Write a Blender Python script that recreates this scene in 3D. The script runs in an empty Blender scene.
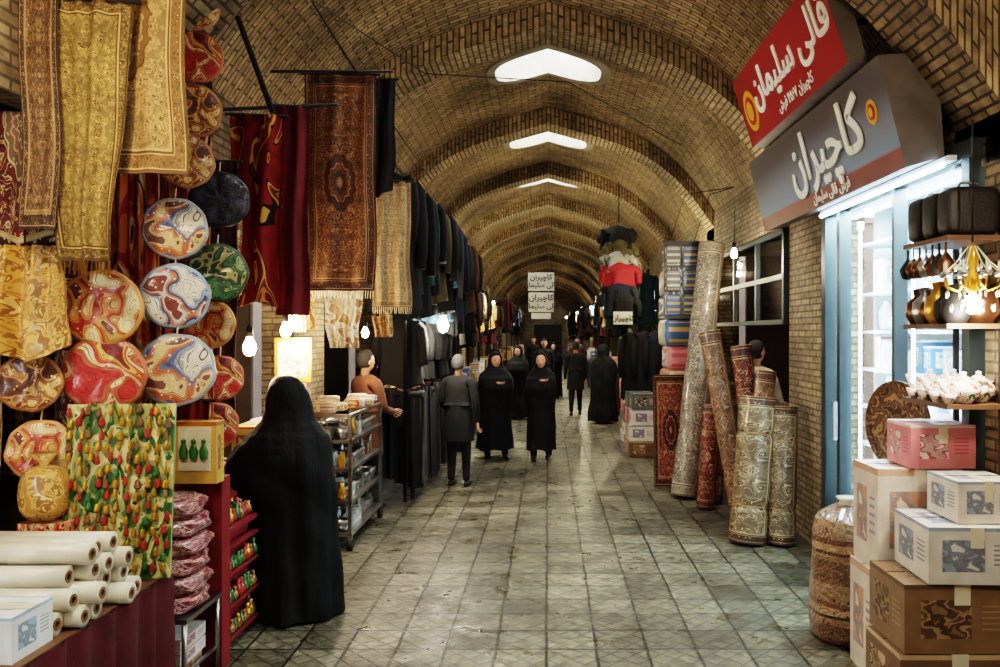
import bpy, math, random
from mathutils import Vector, Matrix
random.seed(7)
sc=bpy.context.scene
R=random.uniform
def L1(c):
    c/=255.0
    return c/12.92 if c<=.04045 else ((c+.055)/1.055)**2.4
def C(r,g,b): return (L1(r),L1(g),L1(b),1)
# ---------------------------------------------------------------- materials
class N:
    def __init__(s,name,rough=.7,metal=0):
        s.mat=bpy.data.materials.new(name); s.mat.use_nodes=True
        s.nt=s.mat.node_tree; s.p=s.nt.nodes['Principled BSDF']
        s.p.inputs['Roughness'].default_value=rough; s.p.inputs['Metallic'].default_value=metal
    def n(s,t,**k):
        x=s.nt.nodes.new(t)
        for a,b in k.items(): setattr(x,a,b)
        return x
    def put(s,v,sock):
        if isinstance(v,bpy.types.NodeSocket): s.nt.links.new(v,sock)
        else: sock.default_value=v
    def m(s,op,a,b=None,c=None):
        x=s.n('ShaderNodeMath',operation=op)
        for i,v in enumerate((a,b,c)):
            if v is not None: s.put(v,x.inputs[i])
        return x.outputs[0]
    def mix(s,f,a,b,mode='MIX'):
        x=s.n('ShaderNodeMix',data_type='RGBA',blend_type=mode)
        s.put(f,x.inputs[0]); s.put(a,x.inputs[6]); s.put(b,x.inputs[7]); return x.outputs[2]
    def ramp(s,f,stops,interp='CONSTANT'):
        x=s.n('ShaderNodeValToRGB'); r=x.color_ramp; r.interpolation=interp
        while len(r.elements)<len(stops): r.elements.new(.5)
        for e,(p,c) in zip(r.elements,stops): e.position=p; e.color=c
        s.put(f,x.inputs[0]); return x.outputs[0]
    def uv(s): return s.n('ShaderNodeTexCoord').outputs['UV']
    def obj(s): return s.n('ShaderNodeTexCoord').outputs['Object']
    def noise(s,vec,scale,detail=3,dist=0,out=0):
        x=s.n('ShaderNodeTexNoise'); s.put(vec,x.inputs['Vector']); x.inputs['Scale'].default_value=scale
        x.inputs['Detail'].default_value=detail; x.inputs['Distortion'].default_value=dist; return x.outputs[out]
    def warp(s,vec,scale,amt):
        c=s.noise(vec,scale,2,0,1); a=s.n('ShaderNodeVectorMath',operation='SCALE'); s.put(c,a.inputs[0]); a.inputs['Scale'].default_value=amt
        b=s.n('ShaderNodeVectorMath',operation='ADD'); s.put(vec,b.inputs[0]); s.put(a.outputs[0],b.inputs[1]); return b.outputs[0]
    def vor(s,vec,scale,out=0,feat='F1'):
        x=s.n('ShaderNodeTexVoronoi',feature=feat); s.put(vec,x.inputs['Vector']); x.inputs['Scale'].default_value=scale; return x.outputs[out]
    def bump(s,h,st=.3,d=.01):
        x=s.n('ShaderNodeBump'); x.inputs['Strength'].default_value=st; x.inputs['Distance'].default_value=d
        s.put(h,x.inputs['Height']); s.nt.links.new(x.outputs[0],s.p.inputs['Normal'])
    def col(s,c): s.put(c,s.p.inputs['Base Color'])
def dk(c,f): return (c[0]*f,c[1]*f,c[2]*f,1)
def plain(name,c,rough=.7,metal=0,var=.35,scale=6,bump=0,coat=0):
    n=N(name,rough,metal); f=n.noise(n.obj(),scale,4)
    n.col(n.ramp(f,[(.3,dk(c,1-var)),(.7,dk(c,1+var*.5))],'LINEAR'))
    if bump: n.bump(n.noise(n.obj(),scale*12,4),bump)
    if coat: n.p.inputs['Coat Weight'].default_value=coat; n.p.inputs['Coat Roughness'].default_value=.15
    return n.mat
def emis(name,c,st):
    n=N(name); n.col(c); n.p.inputs['Emission Color'].default_value=c; n.p.inputs['Emission Strength'].default_value=st; return n.mat
def brick(name,c1,c2,mo,bw=.2,bh=.058,ms=.009):
    n=N(name,.9); u=n.uv(); b=n.n('ShaderNodeTexBrick'); n.put(u,b.inputs['Vector'])
    b.inputs['Scale'].default_value=1; b.inputs['Brick Width'].default_value=bw; b.inputs['Row Height'].default_value=bh
    b.inputs['Mortar Size'].default_value=ms; b.inputs['Mortar Smooth'].default_value=.2; b.inputs['Bias'].default_value=-.1
    b.inputs['Color1'].default_value=c1; b.inputs['Color2'].default_value=c2; b.inputs['Mortar'].default_value=mo
    f=n.noise(n.obj(),.9,6); g=n.ramp(f,[(.3,(.36,.35,.34,1)),(.5,(.82,.81,.79,1)),(.72,(1.2,1.19,1.15,1))],'LINEAR')
    c=n.mix(1,b.outputs[0],g,'MULTIPLY')
    f2=n.noise(n.obj(),14,4); c=n.mix(.8,c,n.ramp(f2,[(.3,(.45,.45,.45,1)),(.7,(1.3,1.29,1.25,1))],'LINEAR'),'MULTIPLY')
    n.col(c); n.bump(n.m('SUBTRACT',n.m('MULTIPLY',f2,.3),b.outputs[1]),.7,.015); return n.mat
def rug(name,field,orn,border,acc,asp=1.6,ms=9,rough=.85,medal=True,coat=0):
    n=N(name,rough); u=n.uv(); sp=n.n('ShaderNodeSeparateXYZ'); n.put(u,sp.inputs[0])
    x=n.m('ABSOLUTE',n.m('SUBTRACT',sp.outputs[0],.5)); y=n.m('MULTIPLY',n.m('ABSOLUTE',n.m('SUBTRACT',sp.outputs[1],.5)),asp)
    e=n.m('MINIMUM',n.m('SUBTRACT',.5,x),n.m('SUBTRACT',.5*asp,y))
    cb=n.n('ShaderNodeCombineXYZ'); n.put(x,cb.inputs[0]); n.put(y,cb.inputs[1]); v=n.warp(cb.outputs[0],ms*1.1,.09)
    d=n.vor(v,ms); d2=n.vor(v,ms*2.3); vine=n.m('ABSOLUTE',n.m('SUBTRACT',n.noise(v,ms*.8,2,1.5),.5))
    fl=n.ramp(d,[(0,acc),(.1,dk(acc,.5)),(.17,orn),(.27,field),(.55,dk(field,.65))])
    fl=n.mix(n.m('LESS_THAN',vine,.018),fl,acc); fl=n.mix(n.m('LESS_THAN',d2,.13),fl,orn)
    bd=n.ramp(d2,[(0,acc),(.2,orn),(.32,border),(.7,dk(border,.5))])
    r=n.m('SQRT',n.m('ADD',n.m('MULTIPLY',n.m('MULTIPLY',x,x),2.2),n.m('MULTIPLY',y,y)))
    th=n.m('ARCTAN2',y,x); r=n.m('ADD',r,n.m('MULTIPLY',n.m('SINE',n.m('MULTIPLY',th,12)),.018))
    if medal:
        mc=n.ramp(r,[(0,acc),(.05,border),(.11,orn),(.13,field),(.2,acc),(.22,border),(.3,orn),(.32,field)])
        mf=n.m('LESS_THAN',r,.325); wob=n.m('GREATER_THAN',d2,.24)
        fl=n.mix(mf,fl,n.mix(n.m('MULTIPLY',wob,.75),dk(orn,.8),mc))
    ef=n.m('LESS_THAN',e,.15); c=n.mix(ef,fl,bd)
    ln=n.ramp(e,[(0,dk(border,.6)),(.02,acc),(.03,(0,0,0,0)),(.11,acc),(.12,orn),(.135,acc),(.15,(0,0,0,0))])
    lf=n.ramp(e,[(0,(1,1,1,1)),(.03,(0,0,0,1)),(.11,(1,1,1,1)),(.15,(0,0,0,1))])
    c=n.mix(lf,c,ln)
    c=n.mix(.6,c,n.ramp(n.noise(n.obj(),6,5),[(.3,(.4,.4,.4,1)),(.7,(1.1,1.1,1.1,1))],'LINEAR'),'MULTIPLY')
    n.col(c); n.bump(n.noise(n.obj(),12 if coat else 150,3,1),.5 if coat else .2,.015 if coat else .01)
    if coat: n.p.inputs['Coat Weight'].default_value=coat; n.p.inputs['Coat Roughness'].default_value=.12
    return n.mat
def blob(name,pal,scale=4,dist=2,rough=.6,coat=0,space='uv'):
    n=N(name,rough); u=n.uv() if space=='uv' else n.obj()
    f=n.noise(u,scale,1.5,dist); k=len(pal); c=n.ramp(f,[(0 if i==0 else .32+.4*i/k,c) for i,c in enumerate(pal)]); n.col(c)
    if coat:
        n.p.inputs['Coat Weight'].default_value=coat; n.p.inputs['Coat Roughness'].default_value=.1
        n.bump(n.noise(n.obj(),18,3,1),.5,.01)
    return n.mat
def disc(name,pal,sc_=3.2,seed=0,coat=.45):
    n=N(name,.55); u=n.uv(); sp=n.n('ShaderNodeSeparateXYZ'); n.put(u,sp.inputs[0])
    x=n.m('SUBTRACT',sp.outputs[0],.5); y=n.m('SUBTRACT',sp.outputs[1],.5)
    r=n.m('SQRT',n.m('ADD',n.m('MULTIPLY',x,x),n.m('MULTIPLY',y,y)))
    mp=n.n('ShaderNodeMapping'); n.put(u,mp.inputs[0]); mp.inputs['Location'].default_value=(seed,seed*.7,0)
    f=n.noise(mp.outputs[0],sc_,.3,.7); K=len(pal)
    c=n.ramp(f,[(0 if i==0 else .3+.42*i/K,q) for i,q in enumerate(pal)])
    line=n.m('LESS_THAN',n.m('ABSOLUTE',n.m('SUBTRACT',n.m('FRACT',n.m('MULTIPLY',f,16)),.5)),.06); c=n.mix(line,c,dk(pal[-1],.7))
    d=n.vor(mp.outputs[0],13); c=n.mix(n.m('LESS_THAN',d,.2),c,pal[0])
    c=n.mix(n.m('GREATER_THAN',r,.44),c,pal[1]); n.col(c)
    n.p.inputs['Coat Weight'].default_value=coat; n.p.inputs['Coat Roughness'].default_value=.2
    n.bump(n.noise(n.obj(),26,5,2.5),.6,.012); return n.mat
def pack(name,base,p2,p3,coat=.15):
    n=N(name,.5); u=n.uv(); sp=n.n('ShaderNodeSeparateXYZ'); n.put(u,sp.inputs[0]); x,y=sp.outputs[0],sp.outputs[1]
    a=n.m('LESS_THAN',n.m('ABSOLUTE',n.m('SUBTRACT',x,.36)),.22); b=n.m('LESS_THAN',n.m('ABSOLUTE',n.m('SUBTRACT',y,.5)),.28)
    pic=n.ramp(n.noise(u,5,3,.4),[(0,p2),(.42,p3),(.5,dk(p2,.5)),(.6,base)])
    c=n.mix(n.m('MULTIPLY',n.m('MULTIPLY',a,b),.8),base,pic)
    c=n.mix(n.m('MULTIPLY',n.m('GREATER_THAN',y,.93),.7),c,p2)
    t=n.m('MULTIPLY',n.m('GREATER_THAN',n.m('SINE',n.m('MULTIPLY',y,75)),.35),n.m('LESS_THAN',n.m('ABSOLUTE',n.m('SUBTRACT',x,.78)),.11))
    t=n.m('MULTIPLY',t,n.m('LESS_THAN',n.m('ABSOLUTE',n.m('SUBTRACT',y,.5)),.2))
    c=n.mix(n.m('MULTIPLY',t,.75),c,p3)
    c=n.mix(.6,c,n.ramp(n.noise(n.obj(),7,4),[(.3,(.55,.53,.5,1)),(.7,(1.05,1.05,1.05,1))],'LINEAR'),'MULTIPLY')
    n.col(c); n.p.inputs['Coat Weight'].default_value=coat; return n.mat
# ---------------------------------------------------------------- geometry builder
class B:
    def __init__(s,name): s.name=name; s.v=[]; s.f=[]; s.m=[]; s.uv=[]; s.sm=[]; s.mats=[]
    def mi(s,mat):
        if mat not in s.mats: s.mats.append(mat)
        return s.mats.index(mat)
    def add(s,vs,fs,mat,uvs=None,smooth=False,M=None):
        o=len(s.v); k=s.mi(mat)
        for p in vs: s.v.append(tuple(M@Vector(p)) if M else tuple(p))
        for i,f in enumerate(fs):
            s.f.append(tuple(o+j for j in f)); s.m.append(k); s.sm.append(smooth)
            if uvs is None: s.uv+= [(vs[j][0],vs[j][1]+vs[j][2]) for j in f]
            elif isinstance(uvs[0],list): s.uv+=uvs[i]
            else: s.uv+=[uvs[j] for j in f]
    def box(s,c,d,mat,rz=0,M=None,metric=False,rot=None):
        x,y,z=[q/2 for q in d]
        vs=[(a*x,b*y,e*z) for a in(-1,1) for b in(-1,1) for e in(-1,1)]
        fs=[(4,6,7,5),(2,0,1,3),(0,4,5,1),(6,2,3,7),(1,5,7,3),(2,6,4,0)]
        dm=[(d[1],d[2]),(d[1],d[2]),(d[0],d[2]),(d[0],d[2]),(d[0],d[1]),(d[0],d[1])]
        uv=[[(0,0),(w,0),(w,h),(0,h)] if metric else [(0,0),(1,0),(1,1),(0,1)] for w,h in dm]
        T=Matrix.Translation(c)@(rot.to_4x4() if rot else Matrix.Rotation(rz,4,'Z'))
        if M: T=M@T
        s.add(vs,fs,mat,uv,False,T)
    def grid(s,fn,nu,nv,mat,smooth=True,M=None,us=1,vs_=1):
        vs=[];uv=[]
        for j in range(nv+1):
            for i in range(nu+1):
                u,v=i/nu,j/nv; vs.append(tuple(fn(u,v))); uv.append((u*us,v*vs_))
        fs=[(j*(nu+1)+i,j*(nu+1)+i+1,(j+1)*(nu+1)+i+1,(j+1)*(nu+1)+i) for j in range(nv) for i in range(nu)]
        s.add(vs,fs,mat,uv,smooth,M)
    def lathe(s,pr,c,mat,seg=20,M=None,axis=None,smooth=True):
        T=Matrix.Translation(c)
        if axis is not None: T=T@Vector((0,0,1)).rotation_difference(Vector(axis)).to_matrix().to_4x4()
        if M: T=M@T
        n=len(pr)-1
        s.grid(lambda u,v:(lambda q:(q[0]*math.cos(u*6.28318531),q[0]*math.sin(u*6.28318531),q[1]))(pr[round(v*n)]),seg,n,mat,smooth,T)
    def cyl(s,c,r,h,mat,seg=16,r2=None,axis=None,M=None):
        r2=r if r2 is None else r2
        s.lathe([(0,0),(r,0)],c,mat,seg,M,axis,False); s.lathe([(r,0),(r2,h)],c,mat,seg,M,axis); s.lathe([(r2,h),(0,h)],c,mat,seg,M,axis,False)
    def tube(s,pts,r,mat,seg=8,M=None):
        P=[Vector(p) for p in pts]; n=len(P)-1; rs=r if isinstance(r,(list,tuple)) else [r]*(n+1)
        fr=[]
        for i,p in enumerate(P):
            t=(P[min(i+1,n)]-P[max(i-1,0)]).normalized(); a=Vector((0,0,1)) if abs(t.z)<.9 else Vector((1,0,0))
            x=t.cross(a).normalized(); fr.append((x,t.cross(x)))
        def fn(u,v):
            i=round(v*n); x,y=fr[i]; a=u*6.2831853; return P[i]+(x*math.cos(a)+y*math.sin(a))*rs[i]
        s.grid(fn,seg,n,mat,True,M)
        for i in (0,n):
            x,y=fr[i]; s.add([P[i]+(x*math.cos(k*6.2832/seg)+y*math.sin(k*6.2832/seg))*rs[i] for k in range(seg)],[tuple(range(seg))],mat,[(.5,.5)]*seg,False,M)
    def ell(s,c,r,mat,seg=16,M=None,fn=None):
        def g(u,v):
            a=u*6.2831853; b=(v-.5)*math.pi; p=Vector((math.cos(a)*math.cos(b),math.sin(a)*math.cos(b),math.sin(b)))
            q=Vector((c[0]+p.x*r[0],c[1]+p.y*r[1],c[2]+p.z*r[2])); return fn(p,q) if fn else q
        s.grid(g,seg,max(8,seg*2//3),mat,True,M)
    def rbox(s,c,d,mat,e=4,seg=28,rz=0,wob=0,M=None):
        def g(u,v):
            a=u*6.2831853; b=(v-.5)*math.pi; f=lambda q:math.copysign(abs(q)**(2/e),q)
            x=f(math.cos(a))*f(math.cos(b)); y=f(math.sin(a))*f(math.cos(b)); z=f(math.sin(b)); w=1+wob*math.sin(a*5+z*4+c[2]*30)
            return (x*d[0]/2*w,y*d[1]/2*w,z*d[2]/2)
        T=Matrix.Translation(c)@Matrix.Rotation(rz,4,'Z'); s.grid(g,seg,seg//2,mat,True,M@T if M else T)
    def done(s,weld=True,bev=0):
        me=bpy.data.meshes.new(s.name); me.from_pydata(s.v,[],s.f)
        for m in s.mats: me.materials.append(m)
        me.polygons.foreach_set('material_index',s.m); me.polygons.foreach_set('use_smooth',s.sm)
        ul=me.uv_layers.new(name='UVMap'); ul.data.foreach_set('uv',[q for t in s.uv for q in t])
        me.update()
        if weld:
            import bmesh
            bm=bmesh.new(); bm.from_mesh(me); bmesh.ops.remove_doubles(bm,verts=bm.verts,dist=1e-5); bm.to_mesh(me); bm.free()
        o=bpy.data.objects.new(s.name,me); sc.collection.objects.link(o)
        if bev:
            b=o.modifiers.new('bev','BEVEL'); b.width=bev; b.segments=2; b.limit_method='ANGLE'
        return o
# ---------------------------------------------------------------- palette
WHT=C(226,222,210); CRM=C(215,192,150); GLD=C(185,135,60); RED=C(155,28,30); NAV=C(25,32,70); BRN=C(95,55,30); GRN=C(40,100,60); BLK=C(14,14,16)
ORG=C(205,105,45); TAN=C(165,120,75); BLU=C(60,100,165); MAR=C(85,18,25); YEL=C(215,170,65); TEA=C(30,80,90)
m_vault=brick('vault_brick',C(172,148,114),C(134,112,84),C(88,78,62))
m_rib=brick('rib_brick',C(190,166,130),C(150,126,96),C(88,76,60),.21,.062,.010)
m_wallb=brick('wall_brick',C(160,140,112),C(128,108,82),C(96,88,74))
m_plaster=plain('aged_plaster',C(145,138,122),.9,var=.4,scale=2,bump=.3)
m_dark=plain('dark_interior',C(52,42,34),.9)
m_white=plain('white_paint',C(215,222,225),.6,var=.1)
m_metal=plain('brushed_steel',C(170,170,170),.3,1,.15,20)
m_alu=plain('dark_aluminium_frame',C(52,60,62),.45,.5,.15)
m_iron=plain('dark_iron',C(35,32,30),.6,.5)
m_wood=plain('shelf_wood',C(96,66,42),.6,scale=3)
def blackcloth(name,c):
    n=N(name,.8); n.col(c); o=n.obj(); mp=n.n('ShaderNodeMapping'); n.put(o,mp.inputs[0]); mp.inputs['Scale'].default_value=(1,1,.28)
    n.bump(n.noise(mp.outputs[0],9,3,.8),.6,.04); n.p.inputs['Specular IOR Level'].default_value=.3; return n.mat
m_black=blackcloth('black_chador_cloth',C(9,9,12))
m_blackc=plain('black_cloth',C(22,21,24),.9)
m_skin=plain('skin',C(195,145,115),.55,var=.06)
m_hair=plain('grey_hair',C(62,60,58),.9)
m_hairb=plain('black_hair',C(22,18,16),.9)
m_shoe=plain('shoe_leather',C(22,20,20),.4)
m_eye=plain('eye_dark',C(30,20,15),.2); m_lip=plain('lips',C(145,80,72),.5)
m_redc=plain('red_cloth',C(120,18,22),.85,bump=.2)
m_gold=plain('gold_trinket',C(205,155,60),.3,.8,.2,20)
m_cream=blob('cream_lace',[CRM,C(190,160,115),WHT,C(205,180,130)],6,1)
m_carton=plain('carton_board',C(150,115,78),.8)
m_film=plain('clear_film_roll',C(212,204,180),.35,var=.2,coat=.5); m_core=plain('cardboard_core',C(120,85,55),.8)
m_bulb=emis('bulb_glass_warm',(1,.8,.5,1),80)
m_bulbw=emis('bulb_glass_white',(1,.93,.8,1),110)
m_tube=emis('fluorescent_tube_cool',(.5,.8,1,1),16)
m_ink=plain('ink',C(30,30,40))
# ---------------------------------------------------------------- vault
HW=2.35; SP=3.38; RISE=1.48
TAB=[(0,1.0),(.1,.955),(.2,.912),(.32,.858),(.44,.79),(.56,.705),(.67,.60),(.78,.45),(.87,.29),(.95,.12),(1,0)]
def prof(t):
    t=min(abs(t),1)
    for (a,b),(c,d) in zip(TAB,TAB[1:]):
        if t<=c: return b+(d-b)*(t-a)/(c-a)
    return 0
def ribz(x,drop=0): return SP-drop+RISE*prof(abs(x)/HW)
RIBS=[.77+3.6*i for i in range(-1,16)]
YEND=RIBS[-1]
def shell(x,y):
    k=((y-.77)/3.6)%1.0
    return ribz(x)+.2+.12*math.sin(math.pi*k)*(1-(x/HW)**2*.7)
HX,HY=.66,.47
NX=64
xs=[-HW+2*HW*i/NX for i in range(NX+1)]
arc=[0]
for a,b in zip(xs,xs[1:]): arc.append(arc[-1]+math.hypot(b-a,ribz(b)-ribz(a)))
def build_vault():
    b=B('ceiling')
    for y in RIBS[:-1]:
        cy=y+1.62; ny=40; vs=[];uv=[];fs=[]
        for j in range(ny+1):
            for i in range(NX+1):
                yy=y+3.6*j/ny; vs.append((xs[i],yy,shell(xs[i],yy))); uv.append((arc[i],yy))
        for j in range(ny):
            for i in range(NX):
                mx=(xs[i]+xs[i+1])/2; my=y+3.6*(j+.5)/ny
                if (abs(mx)/HX)**3+(abs(my-cy)/HY)**3<1: continue
                a=j*(NX+1)+i; fs.append((a,a+1,a+NX+2,a+NX+1))
        b.add(vs,fs,m_vault,uv,True)
    b.done()
    i=0
    for y in RIBS[:-1]:
        cy=y+1.62; i+=1; b=B('skylight_%d'%i); n=48
        def sup(a,rx,ry):
            c,s=math.cos(a),math.sin(a); k=(abs(c)**3+abs(s)**3)**(-1/3); return rx*k*c,ry*k*s
        loops=[]
        for rx,ry,dz,flat in ((HX+.09,HY+.09,.0,0),(HX+.07,HY+.07,-.02,0),(HX-.03,HY-.03,-.025,0),(HX-.03,HY-.03,.1,0),(HX-.1,HY-.06,5.75,1)):
            lp=[]
            for k in range(n+1):
                x,yy=sup(k/n*6.2831853,rx,ry); lp.append((x,cy+yy,dz if flat else shell(x,cy+yy)+dz))
            loops.append(lp)
        b.grid(lambda u,v:loops[round(v*4)][round(u*n)],n,4,m_plaster,False)
        b.done()
    for k,y in enumerate(RIBS):
        dr=.33 if abs(y-4.37)<.1 else 0; b=B('trim_%d'%(k+1)); w=.25
        P=[];Q=[];U=[]
        for i in range(NX+1): P.append((xs[i],ribz(xs[i],dr))); Q.append((xs[i],ribz(xs[i])+.34)); U.append(arc[i])
        P=[(-HW,SP-dr-.25)]+P+[(HW,SP-dr-.25)]; Q=[(-HW-.3,SP-.25)]+Q+[(HW+.3,SP-.25)]; U=[-.25]+U+[U[-1]+.25]
        n=len(P)-1; h=.3
        b.grid(lambda u,v:(P[round(u*n)][0],y-w+2*w*v,P[round(u*n)][1]),n,1,m_rib,True)
        b.uv=[]
        for f in b.f: b.uv+=[(b.v[j][1]-y,U[j%(n+1)]) for j in f]
        for sgn in(-1,1):
            vs=[(p[0],y+sgn*w,p[1]) for p in P]+[(q[0],y+sgn*w,q[1]) for q in Q]
            uv=[(0,u) for u in U]+[(h+dr,u) for u in U]
            b.add(vs,[(i,i+1,n+2+i,n+1+i) for i in range(n)],m_rib,uv,False)
        b.done()
build_vault()
# floor: small embossed stone pavers
n=N('stone_paving',.6); g=n.n('ShaderNodeNewGeometry').outputs['Position']; gw=n.warp(g,3,.02)
b=n.n('ShaderNodeTexBrick'); n.put(gw,b.inputs['Vector']); b.offset=0; b.inputs['Scale'].default_value=1
b.inputs['Brick Width'].default_value=.3; b.inputs['Row Height'].default_value=.3; b.inputs['Mortar Size'].default_value=.011; b.inputs['Mortar Smooth'].default_value=.4
b.inputs['Color1'].default_value=C(122,118,102); b.inputs['Color2'].default_value=C(78,75,63); b.inputs['Mortar'].default_value=C(34,32,27)
mp=n.n('ShaderNodeMapping'); n.put(gw,mp.inputs[0]); mp.inputs['Rotation'].default_value=(0,0,.785398)
b2=n.n('ShaderNodeTexBrick'); n.put(mp.outputs[0],b2.inputs['Vector']); b2.offset=0; b2.inputs['Scale'].default_value=1
b2.inputs['Brick Width'].default_value=.10607; b2.inputs['Row Height'].default_value=.10607; b2.inputs['Mortar Size'].default_value=.009; b2.inputs['Mortar Smooth'].default_value=.4
b2.inputs['Color1'].default_value=(1.1,1.1,1.1,1); b2.inputs['Color2'].default_value=(.6,.59,.57,1); b2.inputs['Mortar'].default_value=(.36,.35,.32,1)
c=n.mix(.8,b.outputs[0],b2.outputs[0],'MULTIPLY')
c=n.mix(.95,c,n.ramp(n.noise(g,.8,6),[(.3,(.5,.47,.4,1)),(.68,(1.35,1.32,1.25,1))],'LINEAR'),'MULTIPLY')
fn_=n.noise(g,17,5); c=n.mix(.9,c,n.ramp(fn_,[(.3,(.35,.34,.31,1)),(.7,(1.35,1.33,1.27,1))],'LINEAR'),'MULTIPLY')
n.col(c); n.put(n.ramp(n.noise(g,5,6),[(.3,(.22,)*3+(1,)),(.65,(.6,)*3+(1,))],'LINEAR'),n.p.inputs['Roughness'])
n.bump(n.m('SUBTRACT',n.m('MULTIPLY',fn_,1.2),n.m('ADD',b.outputs[1],n.m('MULTIPLY',b2.outputs[1],.8))),.7,.012)
b=B('floor'); b.box((0,26,-.05),(10,62,.1),n.mat); b.done()
TOP=2.95
def wall(side,opens,name):
    b=B(name); X=side*(HW+.15); ys=[-3.0]
    for a,c in opens: ys+= [a,c]
    ys.append(YEND)
    for i in range(0,len(ys),2):
        a,c=ys[i],ys[i+1]
        if c>a: b.box((X,(a+c)/2,TOP/2),(.3,c-a,TOP),m_wallb,metric=True)
    b.box((X,(YEND-3)/2,(TOP+4.2)/2),(.3,YEND+3,4.2-TOP),m_wallb,metric=True)
    for a,c in opens:
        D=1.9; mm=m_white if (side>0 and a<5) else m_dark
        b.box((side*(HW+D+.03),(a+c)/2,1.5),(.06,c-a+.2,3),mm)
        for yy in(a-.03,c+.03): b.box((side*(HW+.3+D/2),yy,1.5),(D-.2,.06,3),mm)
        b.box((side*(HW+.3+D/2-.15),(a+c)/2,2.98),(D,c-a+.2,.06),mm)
    b.done()
ROP=[(4.3,6.7),(7.8,11.1),(11.9,14.8),(15.5,18.4),(19.1,22),(22.7,25.6),(26.3,29.3),(30,33),(34,37),(38,41)]
LOP=[(1.2,4.55),(4.95,7.4),(8.4,11),(12,14.6),(15.6,18.2),(19.2,21.8),(22.8,25.4),(26.4,29),(30,33),(34,37),(38,41)]
wall(1,ROP,'wall_right'); wall(-1,LOP,'wall_left')
b=B('wall_back'); b.box((0,YEND+.1,2.6),(5.4,.2,5.4),m_wallb,metric=True)
b.box((0,YEND-.02,1.2),(1.9,.06,2.4),m_dark); b.done()
b=B('light_block_wall'); b.box((0,-2.9,2.6),(5.4,.2,5.4),m_wallb,metric=True); b.done()  # unseen wall, added behind the camera to shut out sky light
# ---------------------------------------------------------------- packaging palette
PK=[pack('pack_white_blue',WHT,BLU,RED),pack('pack_white_red',WHT,C(190,60,55),BLU),pack('pack_yellow',C(205,165,80),RED,GRN),
    pack('pack_blue',C(60,95,140),WHT,YEL),pack('pack_pink',C(205,125,130),WHT,C(170,50,75)),pack('pack_brown',C(118,90,64),CRM,MAR),
    pack('pack_beige',C(200,172,140),C(180,95,60),C(120,50,40)),pack('pack_green',C(80,115,72),WHT,YEL),pack('pack_grey',C(105,105,102),BLK,WHT),
    pack('pack_white_plain',C(225,226,224),C(120,170,200),C(90,110,130))]
CL=[plain('cloth_'+nm,c,.9,bump=.15) for nm,c in (('charcoal',C(22,22,26)),('navy',C(18,22,40)),('teal',C(18,50,58)),('maroon',C(66,16,24)),('olive',C(72,66,38)),('brown',C(78,50,34)),('grey',C(70,68,65)),('black',C(11,11,13)))]
SC=[blob('scarf_gold',[GLD,CRM,C(150,90,40),YEL],5,2),blob('scarf_red',[RED,ORG,CRM,MAR],5,2),blob('scarf_blue',[NAV,BLU,WHT,TEA],5,2),blob('scarf_cream',[CRM,WHT,TAN,C(190,150,120)],5,1)]
def stock(side,a,c,light=False,xin=None,seed=0):
    rd=random.Random(seed); b=B('shop_stock_shelf'); x0=xin or (HW+1.2); L=c-a-.1; yc=(a+c)/2; d=.4
    frame=m_white if light else m_wood
    zsl=(.08,.4,.7,1.0,1.3,1.6,1.9,2.2,2.6) if light else (.08,.5,.92,1.34,1.76,2.18,2.6)
    for z in zsl:
        b.box((side*(x0+d/2),yc,z),(d,L,.02 if light else .03),frame)
        if z>2.5: continue
        y=a+.1
        while y<c-.3:
            w=rd.uniform(.09,.2) if light else rd.uniform(.14,.34); h=rd.uniform(.12,.26) if light else rd.uniform(.16,.36); k=rd.choice([PK[9]]*5+[PK[0],PK[0],PK[1],PK[3],PK[8]] if light else PK[:9]+PK[4:7])
            q=rd.random()
            if q<(.6 if light else .72) : b.box((side*(x0+.14),y+w/2,z+.016+h/2),(.24,w,h),k)
            else: b.lathe([(0,0),(w*.3,0),(w*.42,h*.3),(w*.4,h*.6),(w*.18,h*.8),(w*.2,h*.85),(0,h*.95)],(side*(x0+.16),y+w/2,z+.016),rd.choice([m_metal,m_white,m_metal,m_white] if light else [m_metal,m_gold,SC[rd.randint(0,3)]]),14)
            y+=w+rd.uniform(.005,.03)
    for yy in (a+.06,yc,c-.06): b.box((side*(x0+d+.0),yy,1.35),(.04,.04,2.6),frame)
    b.box((side*(x0+d+.03),yc,1.35),(.02,L,2.6),frame); b.done()
for i,(a,c) in enumerate(ROP[:7]):
    if i: stock(1,a,c,False,None if i<3 else HW+.6,i)
for i,(a,c) in enumerate(LOP[:8]): stock(-1,a,c,False,HW+.75 if i==0 else (None if i<3 else HW+.6),20+i)
stock(1,4.35,6.65,True,HW+.2,50)
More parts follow.
